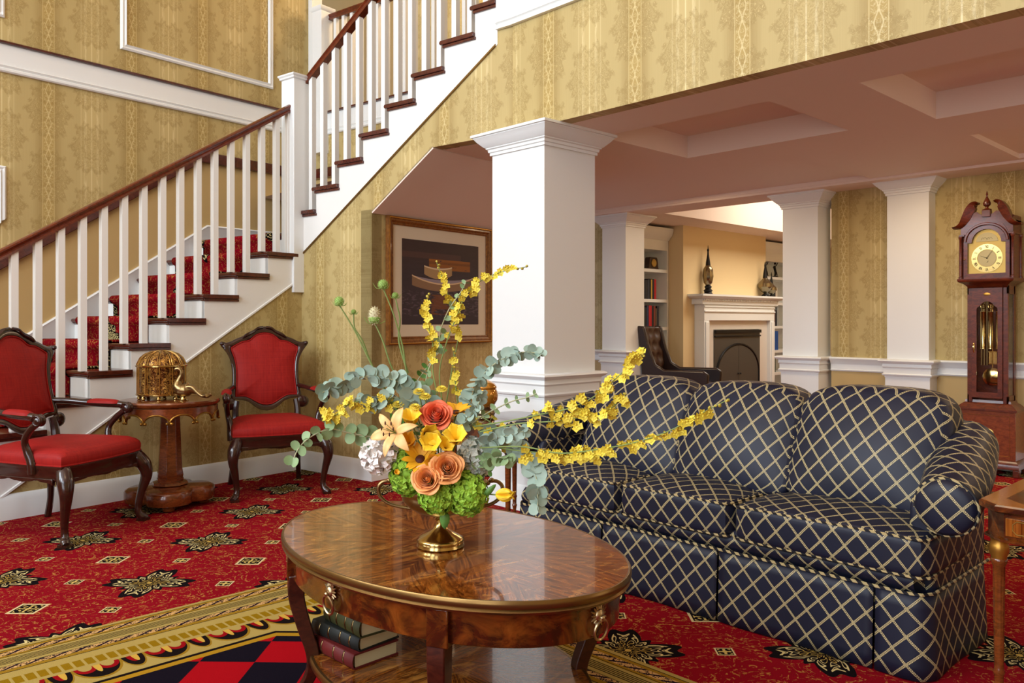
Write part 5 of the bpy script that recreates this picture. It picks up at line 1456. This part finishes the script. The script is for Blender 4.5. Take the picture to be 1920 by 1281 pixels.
bm_=MB(); bm_.ball((0,0,0),(.0035,.0035,.005),8,6); bp=bm_.build('bud',M['orchbud'],None); bmesh_=bp.data; bpy.data.objects.remove(bp)
def orchid(label,path,n,spread=.016,seed=1,f0=.15,buds=3,size=1.0):
    r=random.Random(seed); P=catmull(V3(path),8); t=fthing('orchid_spray',label,'flower',P[0])
    m=LM(P[0]); m.tube(P,[.0022,.0011],6)
    its=[]
    for i in range(n):
        f=f0+(1-f0)*(i+.5)/n; k=min(int(f*(len(P)-1)),len(P)-2); p=P[k].lerp(P[k+1],f*(len(P)-1)-k)
        o=Vector((r.uniform(-1,1),r.uniform(-1,1),r.uniform(-1,1))).normalized()*spread*r.uniform(.5,1.3)*(1-.4*f)+CAMD*.004
        bud=i>=n-buds
        q=p+o*(.5 if bud else 1); m.tube([p,p+o*.5+Vector((0,0,.002)),q],.0007,4); its.append((q,bud))
    m.build('stem',M['stem'],t)
    for q,bud in its:
        o=bpy.data.objects.new('bud' if bud else 'blossom',bmesh_ if bud else omesh); put(o,t)
        R=frame_to(rdir(r,.75)).to_4x4()@Matrix.Rotation(r.uniform(-.7,.7),4,'Z'); s=size*r.uniform(.85,1.25)
        o.matrix_local=Matrix.Translation(q-P[0])@R@Matrix.Scale(s,4)
    return t
orchid('yellow orchid spray climbing to the right past the picture, buds before the white column',[(832,770,2.50),(824,700,2.51),(838,640,2.52),(858,590,2.53),(872,556,2.53),(900,528,2.53),(940,510,2.53),(990,500,2.52)],26,seed=21,f0=.3)
orchid('yellow orchid spray standing straight in front of the lower left of the picture',[(828,770,2.48),(812,700,2.49),(812,650,2.50),(803,610,2.50),(798,575,2.50),(804,552,2.50)],22,seed=22,f0=.3,buds=4,spread=.013)
orchid('yellow orchid spray rising in front of the two boats',[(836,760,2.55),(848,690,2.56),(860,620,2.57),(846,570,2.58),(832,530,2.58),(818,490,2.58)],20,seed=23,f0=.35,spread=.014)
orchid('short yellow orchid spray hanging beside the picture corner',[(860,770,2.52),(855,730,2.53),(852,690,2.53),(850,650,2.53)],12,seed=24,f0=.3,spread=.014)
orchid('dense yellow orchid spray drooping left over the right armchair',[(770,770,2.40),(730,752,2.36),(690,750,2.34),(655,758,2.32),(625,780,2.31),(600,765,2.30)],34,seed=25,f0=.2,buds=3,spread=.022)
orchid('long yellow orchid spray reaching up over the sofa back',[(890,800,2.36),(950,790,2.30),(1010,778,2.26),(1070,765,2.22),(1120,740,2.19),(1160,705,2.17),(1190,675,2.15),(1210,660,2.14)],42,seed=26,f0=.25,buds=3,spread=.026)
orchid('yellow orchid spray below the long one, in front of the first back cushion',[(900,810,2.34),(970,795,2.28),(1040,790,2.24),(1100,780,2.21),(1145,765,2.19),(1175,740,2.18)],30,seed=27,f0=.35,buds=2,spread=.028)
orchid('longest yellow orchid spray, ending in front of the middle back cushion',[(900,840,2.32),(980,838,2.26),(1050,850,2.21),(1120,843,2.17),(1190,830,2.13),(1255,808,2.10),(1310,778,2.07),(1368,748,2.05)],38,seed=28,f0=.22,buds=5,spread=.017)
orchid('low yellow orchid spray over the left sofa seat',[(900,835,2.36),(970,845,2.30),(1030,850,2.26),(1090,850,2.23),(1140,855,2.21)],24,seed=29,f0=.3,buds=2,spread=.024)
orchid('loose yellow orchid spray by the amber jar',[(880,790,2.42),(900,782,2.40),(930,800,2.38),(955,830,2.36),(960,870,2.35)],18,seed=30,f0=.2,buds=2,spread=.025,size=.85)
# ---- teasels
def teasel(label,path,hw,hh,mt='teasel',seed=1,cream=False):
    r=random.Random(seed); P=catmull(V3(path),6); t=fthing('teasel',label,'flower',P[-1],'green teasels')
    m=LM(P[-1]); m.tube(P,[.0034,.0026,.002],7); m.build('stem',M['stem'],t)
    m=MB(); m.ball((0,0,hh*.75),(hw,hw,hh),14,10,fn=lambda a,b:1+.05*sin(9*a+6*b)); n=70
    for k in range(n):
        b=math.asin(2*(k+.5)/n-1); a=k*2.39996
        d=Vector((cos(b)*cos(a),cos(b)*sin(a),sin(b))); c=Vector((d.x*hw,d.y*hw,d.z*hh+hh*.75)); m.tube([c,c+d*hw*.28],[hw*.09,hw*.02],4)
    m.build('head',M['teaselc' if cream else 'teasel'],t,ang=60)
    if cream:
        m=MB(); m.lathe([(hw*.5,-hh*.1),(hw*.95,hh*.15),(hw*1.08,hh*.5),(hw*1.0,hh*.6)],14); m.build('calyx',M['teasel'],t)
    m=MB()
    for k in range(8):
        a=2*pi*k/8+r.uniform(-.2,.2); l=hw*r.uniform(1.3,2.4)
        m.tube(catmull([(0,0,0),(cos(a)*l*.6,sin(a)*l*.6,-.002),(cos(a)*l,sin(a)*l,l*r.uniform(.1,.6))],3),[.0013,.0004],4)
    m.build('bracts',M['teasel'],t)
teasel('round green teasel head furthest left of the bouquet',[(790,800,2.50),(745,770,2.48),(700,690,2.46),(665,620,2.45),(636,572,2.44)],.013,.014,seed=1)
teasel('tiny green teasel head just right of the leftmost teasel',[(745,770,2.50),(700,690,2.48),(680,640,2.47),(665,615,2.47),(663,588,2.47)],.007,.007,seed=2)
teasel('tall cream-topped teasel, thickest of the teasel heads',[(800,800,2.52),(765,745,2.50),(735,690,2.49),(718,640,2.48),(702,605,2.48)],.017,.027,seed=3,cream=True)
teasel('green teasel head overlapping the left side of the picture frame',[(810,800,2.54),(768,720,2.53),(755,650,2.52),(738,590,2.51),(718,540,2.50)],.014,.014,seed=4)
teasel('small green teasel head right of the picture frame edge',[(765,700,2.53),(748,640,2.53),(750,600,2.53),(745,575,2.52),(741,558,2.52)],.009,.009,seed=5)
# ---- hydrangeas
def hydrangea(label,c,rad,mt,n=120,seed=1,fs=.0085):
    r=random.Random(seed); p=at(*c); t=fthing('hydrangea',label,'flower',p)
    rad=(rad,rad,rad) if not isinstance(rad,tuple) else rad
    m=MB()
    for k in range(n):
        z=2*(k+.5)/n-1; a=k*2.39996; q=sqrt(1-z*z); d=Vector((q*cos(a),q*sin(a),z))
        d=(d+Vector((r.uniform(-.2,.2),)*3)).normalized(); j=r.uniform(.86,1.04)
        c0=Vector((d.x*rad[0]*j,d.y*rad[1]*j,d.z*rad[2]*j)); F_=frame_to(d+Vector((r.uniform(-.3,.3),r.uniform(-.3,.3),r.uniform(-.3,.3)))); rot=r.uniform(0,pi)
        for i in range(4):
            aa=rot+i*pi/2; dd=F_@Vector((cos(aa),sin(aa),.15)); petal_quad(m,c0,dd,F_@Vector((0,0,1)),fs*1.25,fs*.62,.25)
    m.build('florets',M[mt],t,ang=50)
    m=MB(); m.ball((0,0,0),tuple(q*.86 for q in rad),14,10); m.tube([Vector((0,0,0)),UB+Vector((0,0,.16))-p],.003,6); m.build('core',M[mt],t)
hydrangea('bright green hydrangea at the left front rim of the urn',(763,884,2.36),(.056,.05,.070),'hyd',230,1,.0095)
hydrangea('bright green hydrangea in the middle of the front rim under the roses',(820,928,2.33),(.056,.05,.052),'hyd',220,2,.0095)
hydrangea('bright green hydrangea at the right front rim of the urn, largest',(873,925,2.34),(.072,.055,.062),'hyd',280,3,.0095)
hydrangea('faded grey green hydrangea right of the orange rose',(888,862,2.38),(.045,.042,.066),'hydb',130,4,.0125)
# ---- roses
def rose(label,c,rad,mt,seed=1,nrm=None,col2=None,name='rose',cat='flower'):
    r=random.Random(seed); p=at(*c); t=fthing(name,label,cat,p)
    F_=frame_to(nrm or (CAMD+Vector((0,0,.35)))).to_4x4()
    m=MB(); m.M=F_
    n=0
    for ring,(cnt,rr,open_,h) in enumerate(((2,.12,.02,.66),(3,.22,.05,.67),(3,.33,.10,.66),(4,.45,.16,.63),(5,.58,.25,.58),(5,.72,.40,.50),(6,.86,.62,.40))):
        for i in range(cnt):
            a0=2*pi*i/cnt+ring*.9+r.uniform(-.1,.1); wd=2*pi/cnt*.72+.12
            jr=r.uniform(.95,1.05)
            def f(u,v,a0=a0,wd=wd,rr=rr,open_=open_,h=h,jr=jr):
                a=a0+(u-.5)*2*wd*(.6+.4*v); flare=open_*v**4*.55; inn=max(0,.55-rr)*v**3*.55
                R=rad*jr*(rr*(.35+.72*sin(pi*.55*v))-inn*rr+flare*.55); z=rad*(-.55+(h+.40)*sin(pi*.5*v)*1.05 - flare*.5 - .12*(2*u-1)**2*v)
                w_=2*u-1; R*=1+.07*w_*(1 if i%2 else -1)+.05*sin(5*a0+3*w_)*v-.10*v**3*w_*w_; z+=rad*(.10*v**3*(1-abs(w_))+.03*sin(7*a0+4*w_)*v)
                return (R*cos(a),R*sin(a),z)
            m.grid(f,8,6)
    m.ball((0,0,rad*.12),(rad*.15,rad*.15,rad*.38),10,8)
    m.build('petals',M[mt],t,ang=80)
    m=MB(); m.M=F_; m.lathe([(.0,-rad*.62),(rad*.3,-rad*.58),(rad*.36,-rad*.4),(rad*.2,-rad*.3)],12)
    for k in range(5):
        a=2*pi*k/5; m.tube([(rad*.3*cos(a),rad*.3*sin(a),-rad*.5),(rad*.7*cos(a),rad*.7*sin(a),-rad*.62)],[rad*.12,rad*.02],4)
    m.M=None; m.tube([F_@Vector((0,0,-rad*.5)),UB+Vector((0,0,.16))-p],.0025,6)
    m.build('calyx',M['leaf'],t)
rose('coral red rose at the top of the bouquet',(818,780,2.36),.044,'coral',1,CAMD+Vector((.1,0,.75)))
rose('peach orange rose on the right of the front pair',(838,878,2.29),.044,'peach',2,CAMD+Vector((.1,.1,.45)))
rose('peach orange rose on the left of the front pair, slightly lower',(802,899,2.28),.042,'peach',3,CAMD+Vector((-.1,-.1,.4)))
# ---- peony
p=at(712,852,2.35); t=fthing('peony','fluffy white peony at the left of the bouquet','flower',p)
m=MB(); r=random.Random(5); n=190
for k in range(n):
    z=2*(k+.5)/n-1; a=k*2.39996; q=sqrt(1-z*z); d=Vector((q*cos(a),q*sin(a),z)); j=r.uniform(.85,1.05)
    c0=d*.044*j; e=Vector((r.uniform(-1,1),r.uniform(-1,1),r.uniform(-1,1))); e=(e-d*e.dot(d)).normalized()*.8+d*.45; petal_quad(m,c0,e,d,.024,.014,.25)
m.build('petals',M['peony'],t,ang=60)
m=MB(); m.ball((0,0,0),.041,12,8); m.tube([Vector((0,0,0)),UB+Vector((0,0,.17))-p],.003,6); m.build('core',M['peony'],t)
# ---- lily
def longpetal(m,c,d,n,l,w,curl,nu=8,nv=4):
    d=Vector(d).normalized(); n=Vector(n); n=(n-d*n.dot(d)).normalized(); e=n.cross(d)
    m.grid(lambda u,v:tuple(c+d*(l*(u-.12*curl*u**3))+n*(l*(.25*sin(u*1.8)-curl*.55*u**2.6))+e*((v-.5)*2*w*sin(pi*min(1,u*.92+.08))**.7)+n*(-.15*w*(1-(2*v-1)**2))),nu,nv)
p=at(742,812,2.30); t=fthing('lily','pale orange lily with dark anthers at the left front of the bouquet','flower',p)
F_=frame_to(CAMD+Vector((-.25,-.2,.35))); m=MB()
for k in range(6):
    a=2*pi*k/6+.3; d=F_@Vector((cos(a),sin(a),.35)); longpetal(m,Vector((0,0,0)),d,F_@Vector((0,0,1)),.082,.017 if k%2 else .013,.75)
m.build('petals',M['lily'],t,ang=80,solid=.0006)
m=MB(); m2=MB()
for k in range(6):
    a=2*pi*k/6; e=F_@Vector((.018*cos(a),.018*sin(a),.055)); m.tube([(0,0,0),e*.5,e],.0008,5); m2.ball(e,(.0022,.0022,.006),6,5)
m.tube([Vector((0,0,0)),F_@Vector((0,0,.062))],.0013,5); m.tube([Vector((0,0,0)),UB+Vector((0,0,.17))-p],.0025,6); m.build('stamens',M['stem'],t); m2.build('anthers',M['ant'],t)
# ---- yellow freesia-like flowers
def cupflower(label,c,l,w,mt,seed,nrm=None,cup=.15,n=6,name='yellow_alstroemeria',op=.75):
    r=random.Random(seed); p=at(*c); t=fthing(name,label,'flower',p); F_=frame_to(nrm or rdir(r,.5,CAMD+Vector((0,0,.4)))); m=MB()
    for k in range(n):
        a=2*pi*k/n+r.uniform(-.15,.15); d=F_@Vector((cos(a)*op,sin(a)*op,.75+cup)); longpetal(m,Vector((0,0,0)),d,F_@Vector((cos(a)*-.2,sin(a)*-.2,1)),l*r.uniform(.9,1.1),w,.35,6,3)
    m.build('petals',M[mt],t,ang=80,solid=.0006)
    m=MB(); m.tube([Vector((0,0,0)),UB+Vector((0,0,.17))-p],.0022,6); m.build('stem',M['stem'],t); return t
cupflower('bright yellow open flower, upper left of the yellow cluster',(772,795,2.35),.056,.021,'yel',1)
cupflower('bright yellow flower at the top of the cluster under the coral rose',(795,812,2.33),.056,.022,'yel',2)
cupflower('bright yellow flower in the middle of the cluster',(815,832,2.32),.054,.022,'yel',3)
cupflower('large bright yellow flower on the right of the cluster',(856,828,2.32),.062,.024,'yel',4,CAMD+Vector((0,0,.9)))
cupflower('bright yellow flower just above the right peach rose',(835,842,2.32),.044,.018,'yel',5)
def daisy(label,c,R_o,n,mt,seed,nrm,name='sunflower',cr=.4):
    r=random.Random(seed); p=at(*c); t=fthing(name,label,'flower',p); F_=frame_to(nrm); m=MB()
    for k in range(n):
        a=2*pi*k/n+r.uniform(-.1,.1); d=F_@Vector((cos(a),sin(a),.15+r.uniform(-.1,.2))); longpetal(m,Vector(d)*R_o*cr*.7,d,F_@Vector((0,0,1)),R_o*(1-cr*.7),R_o*.17,.2,5,2)
    m.build('petals',M[mt],t,ang=80)
    m=MB(); m.M=F_.to_4x4(); m.ball((0,0,0),(R_o*cr,R_o*cr,R_o*.18),14,8); m.build('disc',M['ant'],t)
    m=MB(); m.tube([Vector((0,0,0)),UB+Vector((0,0,.17))-p],.0025,6); m.build('stem',M['stem'],t)
daisy('golden sunflower on the left between lily and green hydrangea',(788,862,2.32),.055,18,'gldp',1,CAMD+Vector((0,0,.9)),cr=.28)
daisy('golden sunflower behind the coral rose',(855,775,2.42),.052,20,'gldp',2,Vector((0,0,1))+CAMD*.3,cr=.3)
for i,(u,v,tt,lb) in enumerate(((746,762,2.36,'leftmost yellow button flower'),(785,738,2.38,'topmost yellow button flower'),(797,747,2.37,'yellow button flower just below the topmost one'),(778,767,2.35,'lowest yellow button flower'),(828,733,2.42,'pale yellow button flower near the orchid stems'))):
    p=at(u,v,tt); t=fthing('button_chrysanthemum',lb+' on the left top of the bouquet' if i<4 else lb,'flower',p,'yellow button flowers'); F_=frame_to(Vector((0,0,1))+CAMD*.5); m=MB(); r=random.Random(i)
    for ring,(cnt,rr,zz) in enumerate(((18,.021,0),(14,.016,.004),(10,.011,.007),(6,.006,.009))):
        for k in range(cnt):
            a=2*pi*k/cnt+ring*.3; d=F_@Vector((cos(a),sin(a),.12+ring*.25)); longpetal(m,F_@Vector((0,0,zz)),d,F_@Vector((0,0,1)),rr,.0028,.1,3,2)
    m.build('petals',M['orch'],t,ang=70); m=MB(); m.tube([Vector((0,0,0)),UB+Vector((0,0,.18))-p],.0018,6); m.build('stem',M['stem'],t)
# yellow tulip lying out to the right
p=at(932,928,2.30); F_=frame_to(Vector((Rv[0],Rv[1],.02))+CAMD*.2)
t=cupflower('yellow tulip bud leaning out to the lower right of the urn',(930,928,2.30),.056,.020,'yel',9,Vector((Rv[0],Rv[1],.02))+CAMD*.2,.6,6,'tulip',.33)
m=MB(); leaf_into(m,Vector((-.03*Rv[0],-.03*Rv[1],.0)),CAMD,.018,.5,.6,.1,Vector((0,0,1))+Vector((Rv[0],Rv[1],0))); m.build('leaf',M['leaf'],t,solid=.0006)
cupflower('yellow flower tucked between the lily and the left sunflower',(768,835,2.33),.046,.018,'gldp',21)
cupflower('golden flower low in the middle just above the two peach roses',(815,862,2.32),.046,.018,'gldp',22)
cupflower('small yellow flower peeping out at the left of the green hydrangea',(742,888,2.31),.016,.006,'gldp',23)
p=at(834,962,2.33); t=fthing('leaf','single green leaf hanging over the front of the urn','foliage',p); m=MB(); leaf_into(m,Vector((0,0,.0)),CAMD,.020,.75,.5,.15,Vector((0,0,-1))); m.tube([Vector((0,0,0)),Vector((0,0,.03))-CAMD*.02],.001,5); m.build('blade',M['leaf'],t,solid=.0006)
# ================================================================ room behind the viewer, light, camera
hallw=M['paper']
wall('wall_right',(4.2,0,0),(0,-1),[R_(-13,4.2,0,6.0)],M['tan'],th=.15)
# window wall (behind and left of the viewer): three tall windows
segs=[(-9.5,-6.6),(-5.0,-4.2),(-2.6,-1.8),(-.2,.6),(2.2,4.3)]
wall('wall_front',(0,-4.0,0),(-1,0),[R_(-b,-a,0,6.0) for a,b in segs]+[R_(-b,-a,0,2.8) for a,b in ((-6.6,-5.0),(-4.2,-2.6))]+[R_(-b,-a,0,.3) for a,b in ((-1.8,-.2),(.6,2.2))]+[R_(-b,-a,2.4,2.8) for a,b in ((-1.8,-.2),(.6,2.2))]+[R_(-b,-a,5.5,6.0) for a,b in ((-6.6,-5.0),(-4.2,-2.6),(-1.8,-.2),(.6,2.2))],M['tan'],th=.15)
for i,(a,b) in enumerate(((-6.6,-5.0),(-4.2,-2.6),(-1.8,-.2),(.6,2.2))):
    mb=MB()
    for x in (a,(a+b)/2-.02,b-.04): mb.bb(x,x+.04,-4.1,-4.04,2.8,5.5)
    for z in (2.8,4.1,5.46): mb.bb(a,b,-4.1,-4.04,z,z+.04)
    if i>1:
        for x in (a,(a+b)/2-.02,b-.04): mb.bb(x,x+.04,-4.1,-4.04,.3,2.4)
        for z in (.3,1.35,2.36): mb.bb(a,b,-4.1,-4.04,z,z+.04)
    struct(mb,'window_%d'%(i+1),M['white'],ang=0)
mb=MB(); mb.bb(-10.5,4.3,-4.2,7.3,6.0,6.1); struct(mb,'ceiling_hall',M['ceil'],ang=0)
mb=MB(); mb.bb(-9.5,4.3,3.96,7.6,3.2,3.3) ; 
def area(name,loc,rot,sx,sy,en,col,spread=None):
    l=bpy.data.lights.new(name,'AREA'); l.shape='RECTANGLE'; l.size=sx; l.size_y=sy; l.energy=en; l.color=col
    if spread: l.spread=spread
    o=bpy.data.objects.new(name,l); o.location=loc; o.rotation_euler=rot; put(o); return o
DAY=(.80,.90,1.0); WARM=(1.0,.74,.46)
for x,k in ((-5.8,1.3),(-3.4,1.3),(-1.0,.9),(1.4,.35)):
    area('window_daylight',(x,-3.9,4.15),(radians(84),0,0),1.5,2.6,KWIN*k,DAY)
for x in (-1.0,1.4): area('low_window_daylight',(x,-3.9,1.35),(radians(90),0,0),1.5,2.0,KLOW,(.9,.95,1.0))
# hall chandelier high above the rug, wall lights upstairs
def lamp(name,loc,en,r,col=WARM):
    l=bpy.data.lights.new(name,'POINT'); l.energy=en; l.shadow_soft_size=r; l.color=col
    o=bpy.data.objects.new(name,l); o.location=loc; put(o); return o
lamp('hall_chandelier',(-2.2,.5,5.0),KCH,.5)
lamp('gallery_lamp',LW((-5.2,6.3,5.2)),KGAL,.2)
# recessed downlights in the lower ceiling
for x,y in ((.8,4.75),(-2.4,6.4),(-4.6,6.4),(-.4,6.4)):
    z=CH+.15 if y<5 else CH-.01
    if y>5 and -6.4<x<-2.935: z=CH+.03
    if y>5 and x>-1.8: z=CH+.03
    area('recessed_downlight',(x,y,z),(0,0,0),.5,.5,KDN,(1,.74,.46))
area('far_room_ceiling_light',(-4.4,10.2,3.25),(0,0,0),1.2,2.4,KFAR,(1,.92,.80))
# windows of the lounge on the right
area('lounge_window_light',(3.0,5.4,1.4),(radians(90),0,radians(90)),2.6,1.8,KLNG,(1,.9,.78))
w=bpy.data.worlds.new('World'); SC.world=w; w.use_nodes=True
w.node_tree.nodes['Background'].inputs[0].default_value=(.75,.85,1,1); w.node_tree.nodes['Background'].inputs[1].default_value=1.0
cam=bpy.data.cameras.new('Camera'); co=bpy.data.objects.new('Camera',cam); put(co)
co.location=(0,0,EYE); co.rotation_euler=(pi/2,0,TH)
cam.sensor_width=36; cam.lens=36*FOC/1920; cam.shift_y=(HY-640.5)/1920; cam.clip_start=.05; cam.clip_end=100
SC.camera=co
SC.view_settings.view_transform='Standard'; SC.view_settings.look='None'; SC.view_settings.gamma=1
SC.view_settings.use_curve_mapping=False; SC.view_settings.exposure=EXPO
